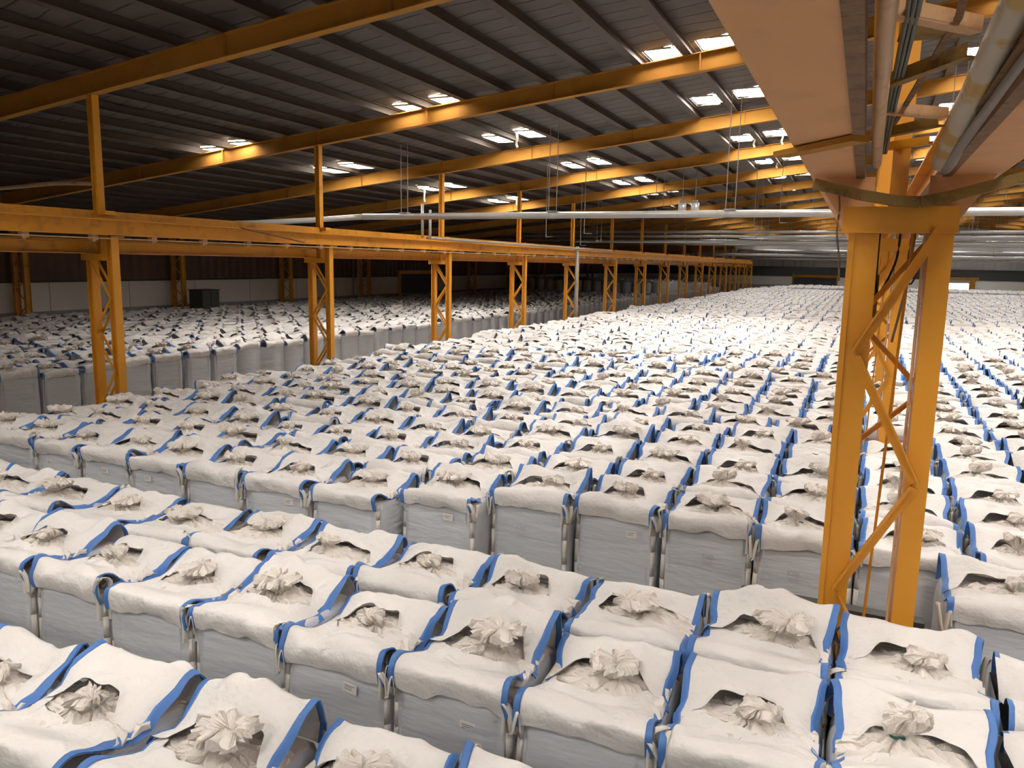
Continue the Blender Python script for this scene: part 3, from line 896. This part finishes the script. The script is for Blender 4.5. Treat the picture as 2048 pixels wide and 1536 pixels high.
class Shape:
    """random character of one bag top"""

    def __init__(self, seed):
        r = np.random.RandomState(seed)
        self.r = r
        self.hf = r.uniform(0.12, 0.20)
        self.hb = r.uniform(0.13, 0.25)
        self.open_f = r.uniform(0.08, 0.19)
        self.open_b = r.uniform(0.09, 0.22)
        self.x0 = r.uniform(-0.1, 0.1)
        self.hw = r.uniform(0.48, 0.74)
        self.w = [(r.uniform(-3, 3), r.uniform(-3, 3), r.uniform(0, 6.28), r.uniform(0.3, 1.0)) for _ in range(6)]
        self.w2 = [(r.uniform(-11, 11), r.uniform(-9, 9), r.uniform(0, 6.28), r.uniform(0.3, 1.0)) for _ in range(7)]
        self.cre = [(r.uniform(0, 3.14), r.uniform(-0.5, 0.5), r.uniform(0.03, 0.07), r.uniform(-0.035, 0.035)) for _ in range(14)]
        self.e = [r.uniform(-1, 1, 8) for _ in range(6)]
        self.skew = r.uniform(-0.05, 0.05)
        self.drop = r.uniform(0.2, 1.3)
        self.pinch = r.uniform(0.0, 0.05)
        self.sag = r.uniform(-0.05, 0.07, 4)

    def n1(self, k, u):
        a = self.e[k]
        return (a[0] * np.sin(2.1 * u + a[1] * 3) + a[2] * np.sin(4.7 * u + a[3] * 3) * 0.6 + a[4] * np.sin(9.3 * u + a[5] * 3) * 0.35) / 1.5

    def bumpf(self, x, y):
        z = 0
        for a, b, p, w in self.w:
            z = z + 0.010 * w * np.sin(a * x * 3 + b * y * 3 + p)
        for a, b, p, w in self.w2:
            z = z + 0.0035 * w * np.sin(a * x * 3 + b * y * 3 + p)
        for th, o, wd, am in self.cre:
            d = x * math.cos(th) + y * math.sin(th) - o * 0.7
            z = z + am * np.exp(-np.abs(d) / wd) * (0.4 + 0.6 * np.sin(3 * (x * math.sin(th) - y * math.cos(th)) + o * 9) ** 2)
        return z

    def flap(self, side, us, ns):
        """rows of points for one folded skirt flap; side -1 front, +1 back"""
        P = np.zeros((len(us), ns, 3))
        h0 = self.hf if side < 0 else self.hb
        op = self.open_f if side < 0 else self.open_b
        ki = 0 if side < 0 else 3
        for i, u in enumerate(us):
            h = h0 * (1 + 0.30 * self.n1(ki, u)) - self.sag[(0 if side < 0 else 2) + (u > 0)] * abs(u) ** 4
            b = 1 / (1 + math.exp(-(self.hw - abs(u - self.x0)) * 22))
            yi = 0.012 - 0.05 * (1 - b) + b * op * (1 + 0.25 * float(self.n1(ki + 1, u * 2.2)))
            if side < 0:
                yi += 0.02
            zi = 0.07 + 0.05 * b - 0.035 * abs(u) ** 4 + (0.03 if side > 0 else 0.0) * b
            lean = 0.03 * self.n1(ki + 2, u)
            hem = -0.055 + 0.045 * self.n1(ki + 1, u * 1.7) - 0.02 * abs(u)
            C = np.array([(0.512, hem), (0.532 + lean * .3, 0.03), (0.523 + lean, 0.10), (0.475 + lean, h * 0.96), (0.40 + lean, h),
                          (0.31, h * 0.80), ((yi + 0.31) / 2, h * 0.45 + zi * 0.25), (yi, zi)])
            c = cr(C, ns)
            x = u * (0.482 + 0.030 * self.n1(2 if u > 0 else 5, c[:, 0] * side * 3.0 + h * 4) - self.pinch * np.exp(-((c[:, 0] - 0.12) / 0.14) ** 2)) + self.skew * c[:, 0] * side * 0.3
            P[i, :, 0] = x
            P[i, :, 1] = c[:, 0] * side
            P[i, :, 2] = c[:, 1]
        fade = np.clip((P[:, :, 2] + 0.05) / 0.1, 0.25, 1)
        P[:, :, 2] += self.bumpf(P[:, :, 0], P[:, :, 1]) * fade * (h0 / 0.19)
        cc = np.abs(P[:, :, 1])
        P[:, :, 2] -= 0.11 * self.drop * (np.abs(np.array(us))[:, None] ** 7) * np.exp(-((cc - 0.13) / 0.17) ** 2)
        P[:, :, 1] += side * 0.35 * self.bumpf(P[:, :, 2] * 3 + 5, P[:, :, 0]) * np.clip((np.abs(P[:, :, 1]) - 0.3) * 5, 0, 1)
        return P


NU, NS = 34, 17


def surf_normals(P):
    du = np.gradient(P, axis=0)
    dv = np.gradient(P, axis=1)
    n = np.cross(du, dv)
    n /= np.linalg.norm(n, axis=2, keepdims=True) + 1e-9
    return n


def make_flap_mesh(S, side):
    e = [0.94, 0.97, 0.998]
    us = np.array([-q for q in e[::-1]] + list(np.linspace(-0.905, 0.905, NU - 6)) + e)
    P = S.flap(side, us, NS)
    P[:, :, 2] += BAG_H
    me = grid_mesh('flap', P, MAT['fabric'])
    return me, P


def make_tape_mesh(S, end):
    """blue edging on both flaps at one end: a thin solid band wrapped round the edge"""
    m1 = MB()
    for side in (-1, 1):
        us = np.array([0.905, 0.94, 0.97, 0.998, 1.008]) * end
        P = S.flap(side, us, NS)
        P[:, :, 2] += BAG_H
        n = surf_normals(P)
        A, B = P + n * 0.0055, P - n * 0.0055
        vs = list(A.reshape(-1, 3)) + list(B.reshape(-1, 3))
        nv = NS
        N = 5 * nv
        fs = []
        for i in range(4):
            for j in range(nv - 1):
                q = (i * nv + j, (i + 1) * nv + j, (i + 1) * nv + j + 1, i * nv + j + 1)
                fs.append(q)
                fs.append(tuple(a + N for a in q[::-1]))
        for i in (0, 4):
            for j in range(nv - 1):
                fs.append((i * nv + j, i * nv + j + 1, i * nv + j + 1 + N, i * nv + j + N))
        m1.add(vs, fs)
    return m1.mesh('edging', MAT['tape'], True)


def make_liner_mesh(seed):
    """sheet of film filling the opening and gathered up into a crumpled tuft"""
    from mathutils import noise
    r = np.random.RandomState(seed + 900)
    n = 64
    th = np.linspace(0, 2 * math.pi, n, endpoint=False)
    tall = r.uniform(0.75, 1.25)
    fat = r.uniform(0.8, 1.7)
    prof = [(0.46, -0.02), (0.41, 0.0), (0.36, 0.015), (0.31, 0.03), (0.26, 0.042), (0.21, 0.055), (0.16, 0.07), (0.12, 0.085), (0.085, 0.10), (0.055, 0.12 * tall), (0.07 * fat, 0.14 * tall),
            (0.10 * fat, 0.17 * tall), (0.12 * fat, 0.20 * tall), (0.11 * fat, 0.23 * tall), (0.075 * fat, 0.245 * tall), (0.04, 0.23 * tall), (0.004, 0.21 * tall)]
    cx, cy = r.uniform(-0.12, 0.12), r.uniform(-0.06, 0.05)
    lx, ly = r.uniform(-0.09, 0.09), r.uniform(-0.05, 0.05)
    ph = r.uniform(0, 6.28, 4)
    off = Vector((seed * 3.7, seed * 1.9, 0))
    P = np.zeros((n, len(prof), 3))
    for j, (rad, z) in enumerate(prof):
        for i, t in enumerate(th):
            t2 = t + 0.25 * math.sin(2 * t + ph[0]) + 0.12 * math.sin(5 * t + ph[1])
            pleat = abs(math.sin(8.0 * t2 + 1.4 * math.sin(3 * t + ph[2])))
            env = 1.0 if 6 <= j else 0.45 + 0.08 * j
            rr = rad * (1 + (0.22 if j > 9 else 0.10) * (pleat - 0.5) * 2)
            q = Vector((rr * math.cos(t), rr * math.sin(t), z))
            v = noise.noise_vector(q * 11 + off) * (0.030 if j < 9 else 0.042) + noise.noise_vector(q * 27 + off) * 0.014
            rid = 1 - abs(noise.noise(q * 7 + off)) * 2.2
            up = 0.030 * max(rid, 0) ** 2 + 0.020 * (pleat - 0.5) * env
            k = max(0, j - 8) / 8
            x = q.x + v.x + cx + lx * k * 1.3
            y = q.y * (0.82 if j < 6 else 0.95) + v.y + cy + ly * k
            P[i, j] = (max(-0.46, min(0.46, x)), max(-0.41, min(0.41, y)), BAG_H + 0.012 + z + v.z * 0.8 + up)
    me = grid_mesh('liner', P, MAT['liner'], closed_u=True, smooth=False)
    return me, (cx, cy, BAG_H + 0.125 * tall + 0.012)


def make_body_mesh(seed, lining=True):
    """rounded, slightly bulging filled bag; corners rolled at the top"""
    r = np.random.RandomState(seed + 300)
    zs = [0.0, 0.05, 0.2, 0.38, 0.56, 0.74, 0.9, 1.04, 1.14, 1.21, 1.26, 1.29, 1.302, 1.305]
    n = 72
    th = np.linspace(0, 2 * math.pi, n, endpoint=False) + math.pi / n
    P = np.zeros((n, len(zs), 3))
    a = r.uniform(0, 6.28, 8)
    for j, z in enumerate(zs):
        e = 0.17
        c, s = np.cos(th), np.sin(th)
        x = np.sign(c) * np.abs(c) ** e
        y = np.sign(s) * np.abs(s) ** e
        t = z / BAG_H
        rad = 0.478 + 0.018 * math.sin(math.pi * min(t, 1)) - (0.02 if j == 0 else 0)
        if j >= 9:
            rad -= (0.003, 0.012, 0.03, 0.06, 0.34)[j - 9]
        w = 0.006 * np.sin(9 * th + a[0] + 2 * t) + 0.005 * np.sin(17 * th + a[1] - 5 * t) + 0.004 * np.sin(31 * th + a[2] + 3 * t)
        w = w * (1.6 if 1.0 < z < 1.28 else 0.8)
        w = w + 0.004 * math.sin(14 * t + a[3]) * np.sin(3 * th + a[4])
        P[:, j, 0] = x * (rad + w)
        P[:, j, 1] = y * (rad + w)
        P[:, j, 2] = z
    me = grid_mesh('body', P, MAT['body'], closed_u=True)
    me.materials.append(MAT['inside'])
    nv = len(zs)
    mi = [1 if (k % (nv - 1)) >= 11 else 0 for k in range(len(me.polygons))]
    me.polygons.foreach_set('material_index', mi)
    # cap
    return me


def make_seam_mesh(sx, sy, seed):
    r = random.Random(seed * 7 + sx * 3 + sy)
    m1 = MB()
    pts = []
    for z in (0.02, 0.3, 0.6, 0.9, 1.1, 1.22, 1.28):
        b = 0.018 * math.sin(math.pi * z / BAG_H)
        o = 0.452 + b + r.uniform(-0.003, 0.004) - (0.012 if z > 1.25 else 0)
        pts.append((sx * o, sy * o, z))
    for a, b in zip(pts[:-1], pts[1:]):
        m1.bar(a, b, 0.05, 0.030, (sx, sy, 0))
    return m1.mesh('seam', MAT['seam'], True)


def make_loop_mesh(sx, sy, seed, style):
    r = random.Random(seed * 13 + sx * 5 + sy * 3 + style)
    c = Vector((sx * 0.475, sy * 0.475, BAG_H))
    o = Vector((sx, sy, 0)).normalized()
    t = Vector((-sy, sx, 0)).normalized()
    if style == 0:      # standing loop
        H = r.uniform(0.12, 0.20)
        k = [c - t * .05 + o * 0.012 + Vector((0, 0, -.22)), c - t * .05 + o * .018 + Vector((0, 0, -.02)), c - t * .055 + o * r.uniform(-.02, .05) + Vector((0, 0, H * .7)),
             c + o * r.uniform(-.05, .06) + Vector((0, 0, H)), c + t * .05 + o * r.uniform(-.02, .05) + Vector((0, 0, H * .65)), c + t * .05 + o * .018 + Vector((0, 0, -.03)), c + t * .05 + o * .012 + Vector((0, 0, -.22))]
    else:               # fallen over and hanging down
        D = r.uniform(0.10, 0.26)
        k = [c - t * .05 + o * .012 + Vector((0, 0, -.18)), c - t * .05 + o * .02 + Vector((0, 0, 0.01)), c - t * .06 + o * .045 + Vector((0, 0, .055)),
             c - t * .02 + o * .07 + Vector((0, 0, -.02)), c + t * r.uniform(-.02, .05) + o * .062 + Vector((0, 0, -D)), c + t * .05 + o * .05 + Vector((0, 0, -.04)),
             c + t * .05 + o * .03 + Vector((0, 0, .03)), c + t * .05 + o * .012 + Vector((0, 0, -.12))]
    K = np.array([tuple(p) for p in k])
    n = len(K)
    out = []
    for i in range(n - 1):
        p0, p1, p2, p3 = K[max(i - 1, 0)], K[i], K[i + 1], K[min(i + 2, n - 1)]
        for q in (0, .33, .66):
            out.append(0.5 * (2 * p1 + (p2 - p0) * q + (2 * p0 - 5 * p1 + 4 * p2 - p3) * q * q + (3 * p1 - p0 - 3 * p2 + p3) * q ** 3))
    out.append(K[-1])
    out = np.array(out)
    wdir = np.array(tuple((o * 0.35 + t * 0.0 + Vector((0, 0, 0))).normalized()))
    tw = np.array(tuple(t))
    m1 = MB()
    vs = []
    for i, p in enumerate(out):
        d = out[min(i + 1, len(out) - 1)] - out[max(i - 1, 0)]
        d = d / (np.linalg.norm(d) + 1e-9)
        side = tw - d * np.dot(tw, d)
        if np.linalg.norm(side) < 0.5:
            side = wdir - d * np.dot(wdir, d)
        side = side / (np.linalg.norm(side) + 1e-9)
        nn = np.cross(d, side)
        for a, b in ((-1, -1), (1, -1), (1, 1), (-1, 1)):
            vs.append(p + side * 0.021 * a + nn * 0.0025 * b)
    fs = []
    for i in range(len(out) - 1):
        for k2 in range(4):
            a, b = i * 4 + k2, i * 4 + (k2 + 1) % 4
            fs.append((a, b, b + 4, a + 4))
    m1.add(vs, fs)
    return m1.mesh('loop', MAT['loop'], True)


def stroke_mesh(strokes, w, mat):
    m1 = MB()
    for st in strokes:
        for a, b in zip(st[:-1], st[1:]):
            m1.bar((a[0], 0, a[1]), (b[0], 0, b[1]), w, 0.002, (0, 1, 0))
    return m1.mesh('writing', mat)


GLY = {'7': [[(0, 1), (.6, 1), (.2, 0)]], '0': [[(.3, 1), (.05, .6), (.1, .1), (.4, 0), (.6, .5), (.3, 1)]], 'F': [[(0, 0), (0.05, 1), (.6, 1)], [(.03, .5), (.45, .55)]],
       'K': [[(0, 0), (0, 1)], [(.55, 1), (.02, .5), (.55, 0)]], 'Y': [[(0, 1), (.3, .5), (.6, 1)], [(.3, .5), (.2, 0)]], 'T': [[(0, 1), (.6, 1)], [(.3, 1), (.3, 0)]],
       '8': [[(.3, .5), (.05, .75), (.3, 1), (.55, .75), (.3, .5), (0, .25), (.3, 0), (.6, .25), (.3, .5)]], 'x': [[(0, .6), (.5, 0)], [(.5, .6), (0, 0)]]}


RH = random.Random(4)


def writing(lines, size):
    out = []
    for li, s in enumerate(lines):
        x = -0.5 * len(s) * size * 0.8
        for ch in s:
            for st in GLY[ch]:
                out.append([(x + p[0] * size + RH.uniform(-.006, .006), -li * size * 1.6 + p[1] * size + RH.uniform(-.006, .006)) for p in st])
            x += size * 0.8
    return out


NVAR = 12
VAR = []
for q in range(NVAR):
    S = Shape(100 + q)
    v = {'S': S}
    v['front'], _ = make_flap_mesh(S, -1)
    v['back'], _ = make_flap_mesh(S, 1)
    v['tapeL'] = make_tape_mesh(S, -1)
    v['tapeR'] = make_tape_mesh(S, 1)
    v['liner'], v['tiepos'] = make_liner_mesh(q)
    v['body'] = make_body_mesh(q)
    v['seam'] = {(sx, sy): make_seam_mesh(sx, sy, q) for sx in (-1, 1) for sy in (-1, 1)}
    v['loop'] = {(sx, sy, st): make_loop_mesh(sx, sy, q, st) for sx in (-1, 1) for sy in (-1, 1) for st in (0, 1)}
    VAR.append(v)
m1 = MB(); m1.tube([(0.045 * math.cos(a), 0.045 * math.sin(a), 0.004 * math.sin(3 * a)) for a in np.linspace(0, 6.1, 14)], 0.010, 6)
m1.tube([(0.045, 0, 0), (0.075, 0.01, 0.035), (0.085, 0.03, 0.045)], 0.007, 5)
TIE = m1.mesh('tie', MAT['tie'], True)
m1 = MB(); m1.box(-0.062, 0.062, -0.004, 0, -0.085, 0.0, 0)
for zz in (-0.02, -0.034, -0.05):
    m1.box(-0.045, 0.045 if zz > -0.03 else 0.02, -0.0055, -0.004, zz - 0.004, zz, 1)
TAG = m1.mesh('tag', [MAT['paper'], MAT['ink']])
WRITE = [stroke_mesh(writing(['700F', 'YYT', '8'], 0.052), 0.007, MAT['faint_ink']),
         stroke_mesh(writing(['70F', 'K0T', '7'], 0.058), 0.007, MAT['faint_ink']),
         stroke_mesh(writing(['K00', 'YxT'], 0.05), 0.006, MAT['faint_ink'])]

# ---- where the bags stand: (x, y, z, rz, block, row, sx, sy)
bags = []
RR = random.Random(11)


def put(x, y, block, row, z=0.0, sx=1.0, sy=1.0, rz=None):
    bags.append(dict(x=x + RR.uniform(-.015, .015), y=y + RR.uniform(-.02, .02), z=z, rz=(RR.uniform(-2.2, 2.2) if rz is None else rz) * math.pi / 180,
                     block=block, row=row, sx=sx, sy=sy, col=0))


# block nearest the camera: rows across, front to back
for row, (yc, seam, pitch, x0, x1) in enumerate([(1.25, -1.90, 0.99, -6.0, 5.0), (3.22, -1.90, 0.985, -9.0, 5.0), (4.92, -1.95, 0.985, -13.0, 5.4), (6.20, -2.08, 1.06, -13.6, 5.6)]):
    n0 = math.floor((x0 - seam) / pitch); n1 = math.ceil((x1 - seam) / pitch)
    for k in range(n0, n1):
        xc = seam + pitch * (k + 0.5)
        yy = yc
        if row == 1:
            yy = yc - 0.02 * (xc + 2) if xc < -2 else yc
            yy = yc + 0.06 * (xc + 2) if xc < -2 else yc
        put(xc, yy, 'near', row, z=RR.uniform(-.03, .03) - (0.06 if row == 3 else 0), sx=pitch / 1.01)
# main block beyond the aisle
PXM = 1.075


def front_y(x):
    if x > 0.8:
        return 7.45
    pts = [(-14, 7.65), (-6, 7.55), (-5.2, 7.85), (-4, 8.35), (-3, 8.68), (0.8, 8.62)]
    for (a, b), (c, d_) in zip(pts[:-1], pts[1:]):
        if x <= c:
            return b + (d_ - b) * (x - a) / (c - a)
    return 8.6


rowgrp = [RR.uniform(-0.09, 0.09) for _ in range(60)]
NROWS = 101
PYM = 1.14
for k in range(-13, 24):
    xc0 = 0.17 + PXM * (k + 0.5)
    y = front_y(xc0) + 0.52
    row = 0 if xc0 < 0.8 else -1
    while y < 122.5:
        yrow = y
        xc = xc0 - 0.0
        colk = round(yrow / 7.2)
        near_col = abs(yrow - colk * 7.2) < 0.62 and yrow > 9
        if near_col:
            xc = xc0 - 0.47 if xc0 < 0.2 else xc0 + 0.05
            if 0.17 < xc0 < 1.25:
                y += PYM; row += 1
                continue
        if xc0 > 1.25 and yrow < 8.9:
            xc = xc0 - 0.39
        g = rowgrp[int(yrow // 3.4) % 60]
        dz = RR.uniform(-0.03, 0.03) + (g if yrow > 14 else g * 0.3)
        if yrow > 112 and xc < -9:
            dz += -0.2
        if yrow > 112 and xc > -12:
            dz += 0.25
        bags.append(dict(x=xc + RR.uniform(-.02, .02), y=yrow + RR.uniform(-.02, .02), z=dz, rz=math.radians(RR.uniform(-2.2, 2.2)), block='main', row=row, sx=1.04, sy=1.0, col=k))
        y += PYM
        row += 1
# block left of the left column row
for r_ in range(0, 15):
    for c_ in range(0, 98):
        y = 3.0 + 1.12 * c_
        x = -19.05 - 1.07 * r_
        z = RR.uniform(-.06, .05) + 0.03 * (r_ > 4)
        put(x, y, 'left', r_, z=z, sx=1.03, rz=RR.uniform(-4, 4) + 90)
        if 78 < y < 92 or (92 <= y < 106):
            put(x, y, 'left', r_, z=z + (1.25 if y < 88 else 0.75), sx=1.03, rz=RR.uniform(-4, 4) + 90)


def visible(b, margin):
    q = to_px((b['x'], b['y'], b['z'] + BAG_H + 0.05))
    if q is None:
        return None
    if -margin < q[0] < 2048 + margin and 0 < q[1] < 1536 + margin:
        return q
    return None


cand = []
rest = []
for b in bags:
    q = visible(b, 0)
    dist = math.sqrt(b['x'] ** 2 + b['y'] ** 2)
    m = 0.38 * F_PX / max(dist, 2)
    q2 = visible(b, m)
    if q2 is not None:
        b['px'] = q2
        if q2[0] < 0 or q2[0] > 2048 or q2[1] > 1536:
            b['edge'] = True
        cand.append((q2[2], b))
    else:
        qq = to_px((b['x'], b['y'], b['z'] + BAG_H))
        if qq is not None and -700 < qq[0] < 2750 and dist < 130:
            rest.append(b)
        elif b['y'] > 0 and dist < 12:
            rest.append(b)
cand.sort(key=lambda t: t[0])
heroes = [b for _, b in cand[:300]]
rest += [b for _, b in cand[300:]]

# ordinal names: count within each row from the photo's left edge, or outward from the nearest column
rowsd = {}
for b in heroes:
    rowsd.setdefault((b['block'], b['row']), []).append(b)
near_rows = sorted({r for (bl, r) in rowsd if bl == 'near'})
for (bl, row), L in rowsd.items():
    if bl == 'left':
        L.sort(key=lambda b: b['y'])
        for i, b in enumerate(L):
            b['label'] = f'grey-white bag left of the left columns, {ordinal(row)} row in, {ordinal(i)} from the left edge'
        continue
    L.sort(key=lambda b: b['x'])
    leftn = [b for b in L if b['x'] < 0.22]
    rightn = [b for b in L if b['x'] >= 0.22]
    if bl == 'near':
        place = f'on the near side, {ordinal(len(near_rows) - 1 - near_rows.index(row))} row from the aisle'
    else:
        place = f'in the {ordinal(max(row, 0))} row beyond the aisle' if row >= 0 else 'edging the aisle'
    leftn.sort(key=lambda b: -b['x'])
    for i, b in enumerate(leftn):
        b['place'] = place
        b['label'] = f'white bag {place}, {ordinal(i)} left of near column'
    for i, b in enumerate(rightn):
        b['label'] = f'white bag {place}, {ordinal(i)} right of near column'
GROUPS = {'near': 'bulk bags on this side of the aisle', 'main': 'bulk bags in the main block beyond the aisle', 'left': 'bulk bags left of the left column row'}
seen = {}
for i, b in enumerate(heroes):
    rr = random.Random(int(b['x'] * 977 + b['y'] * 3331))
    flip = rr.random() < 0.5 and b['block'] == 'left'
    v = VAR[rr.randrange(NVAR)]
    t = empty('bulk_bag', (b['x'], b['y'], b['z']), b['rz'])
    t.scale = (b['sx'], b['sy'], 1.0)
    d = b['px'][2]
    if b['z'] < 0:
        t.location.z = 0.0
        t.scale = (b['sx'], b['sy'], (BAG_H + b['z']) / BAG_H)
    elif b['z'] > 0 and b['z'] < 0.5:
        t.location.z = 0.0
        t.scale = (b['sx'], b['sy'], (BAG_H + b['z']) / BAG_H)
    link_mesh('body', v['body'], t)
    link_mesh('front_flap', v['front'], t)
    link_mesh('back_flap', v['back'], t)
    link_mesh('blue_edging', v['tapeL'], t)
    link_mesh('blue_edging', v['tapeR'], t)
    ln = link_mesh('inner_liner', v['liner'], t)
    extra = ''
    if d < 17:
        for sx in (-1, 1):
            for sy in (-1, 1):
                if sy > 0 and d > 11:
                    continue
                if rr.random() < 0.85:
                    link_mesh('lifting_loop', v['loop'][(sx, sy, 0 if rr.random() < 0.35 else 1)], t)
                if d < 13 and sy < 0:
                    link_mesh('corner_webbing', v['seam'][(sx, sy)], t)
    if d < 14 and rr.random() < 0.35:
        o = link_mesh('green_tie', TIE, ln); o.location = v['tiepos']
        o['label'] = 'dark green tie'
        extra = 'green-tied '
    if (b['block'] == 'main' and b['row'] in (-1, 0, 1, 2) and rr.random() < 0.55) or (b['block'] == 'near' and rr.random() < 0.3 and d < 9):
        o = link_mesh('paper_tag', TAG, t)
        o.location = (rr.uniform(-0.35, 0.3), -0.502, BAG_H - rr.uniform(0.08, 0.2)); o.rotation_euler = (math.radians(3), math.radians(rr.uniform(-8, 8)), 0)
    if b['block'] == 'main' and b['row'] == 0 and -7 < b['x'] < 0.1 and rr.random() < 0.8:
        o = link_mesh('handwriting', WRITE[i % 3], t); o.location = (rr.uniform(-0.1, 0.12), -0.505, 0.95)
        o['label'] = 'faint handwritten marks'
    tag(t, b['label'], 'bag', GROUPS[b['block']])

# ---- all remaining bags far away (or just outside the frame), one mesh
MI = {'body': 0, 'fabric': 1, 'tape': 2, 'liner': 3}


def low_bag(seed, level):
    S = Shape(500 + seed)
    if level == 0:
        us = np.array([-1, -.93, -.6, -.2, .2, .6, .93, 1]); ns = 8
    else:
        us = np.array([-1, -.935, 0, .935, 1]); ns = 5; S.hf *= 0.8; S.hb *= 0.8
    m1 = MB()
    for side in (-1, 1):
        P = S.flap(side, us, ns); P[:, :, 2] += BAG_H
        nu = len(us)
        fs, mi = [], []
        for i in range(nu - 1):
            for j in range(ns - 1):
                fs.append((i * ns + j, (i + 1) * ns + j, (i + 1) * ns + j + 1, i * ns + j + 1))
                mi.append(MI['tape'] if i in (0, nu - 2) and j < ns * (0.55 if side < 0 else 0.45) else MI['fabric'])
        b0 = len(m1.f)
        m1.add(list(P.reshape(-1, 3)), fs)
        m1.mi[b0:] = mi
    h = 0.485
    z1 = BAG_H - 0.03
    m1.add([(-h, -h, 0), (h, -h, 0), (h, h, 0), (-h, h, 0), (-h, -h, z1), (h, -h, z1), (h, h, z1), (-h, h, z1)],
           [(0, 1, 5, 4), (1, 2, 6, 5), (2, 3, 7, 6), (3, 0, 4, 7)], MI['body'])
    n = 10 if level == 0 else 6
    r = np.random.RandomState(seed)
    vs = []
    for rad, z in ((0.44, 0.0), (0.2, 0.08), (0.07, 0.13), (0.1, 0.2)):
        for k in range(n):
            a = 2 * math.pi * k / n
            rr_ = rad * r.uniform(0.8, 1.2)
            vs.append((rr_ * math.cos(a), rr_ * math.sin(a) * 0.85, BAG_H + z + r.uniform(-.02, .03)))
    vs.append((0, 0, BAG_H + 0.19))
    fs = []
    for lv in range(3):
        for k in range(n):
            fs.append((lv * n + k, lv * n + (k + 1) % n, (lv + 1) * n + (k + 1) % n, (lv + 1) * n + k))
    for k in range(n):
        fs.append((3 * n + k, 3 * n + (k + 1) % n, 4 * n))
    m1.add(vs, fs, MI['liner'])
    V = np.array([tuple(p) for p in m1.v], np.float32)
    return V, m1.f, m1.mi


def merged(name, lst, level, label, group):
    """one mesh of many bags, built with flat arrays"""
    protos = [low_bag(s + 40 * level, level) for s in range(10)]
    prep = []
    for V, F, mi in protos:
        ls = np.array([len(f) for f in F], np.int32)
        li = np.array([i for f in F for i in f], np.int32)
        prep.append((V, ls, li, np.array(mi, np.int32)))
    VV, LS, LI, MM = [], [], [], []
    base = 0
    r = random.Random(3)
    for b in lst:
        V, ls, li, mi = prep[r.randrange(10)]
        c, s = math.cos(b['rz']), math.sin(b['rz'])
        x = V[:, 0] * b['sx']; y = V[:, 1] * b['sy']
        W = np.empty_like(V)
        W[:, 0] = x * c - y * s + b['x']
        W[:, 1] = x * s + y * c + b['y']
        W[:, 2] = V[:, 2] + b['z']
        if b['z'] < 0.5:
            W[:, 2] = np.where(V[:, 2] < 0.1, 0.0, W[:, 2])
        VV.append(W); LS.append(ls); LI.append(li + base); MM.append(mi)
        base += len(V)
    VV = np.concatenate(VV); LS = np.concatenate(LS); LI = np.concatenate(LI); MM = np.concatenate(MM)
    me = bpy.data.meshes.new(name)
    me.vertices.add(len(VV)); me.loops.add(len(LI)); me.polygons.add(len(LS))
    me.vertices.foreach_set('co', VV.ravel())
    me.loops.foreach_set('vertex_index', LI)
    st = np.concatenate([[0], np.cumsum(LS)[:-1]]).astype(np.int32)
    me.polygons.foreach_set('loop_start', st)
    me.polygons.foreach_set('loop_total', LS)
    for k in ('body', 'fabric', 'tape', 'liner'):
        me.materials.append(MAT[k])
    me.polygons.foreach_set('material_index', MM)
    me.polygons.foreach_set('use_smooth', np.ones(len(LS), bool))
    me.update(calc_edges=True)
    me.validate()
    o = link_mesh(name, me)
    tag(o, label, 'bags', group, 'stuff')
    return o


near_rest, far_rest = [], []
for b in rest:
    (near_rest if math.hypot(b['x'], b['y']) < 48 else far_rest).append(b)
allrest = merged('distant_bulk_bags', near_rest, 0, 'rows of white bulk bags receding behind the nearer ones', 'distant bulk bags')
farr = merged('distant_bulk_bags', far_rest, 1, 'tiny white bulk bags massed toward the far end wall', 'distant bulk bags')
for o in (allrest, farr):
    print('bags merged', len(o.data.polygons))
print('heroes', len(heroes), 'rest', len(rest), 'objects', len(bpy.data.objects), 'max hero depth', cand[299][0])
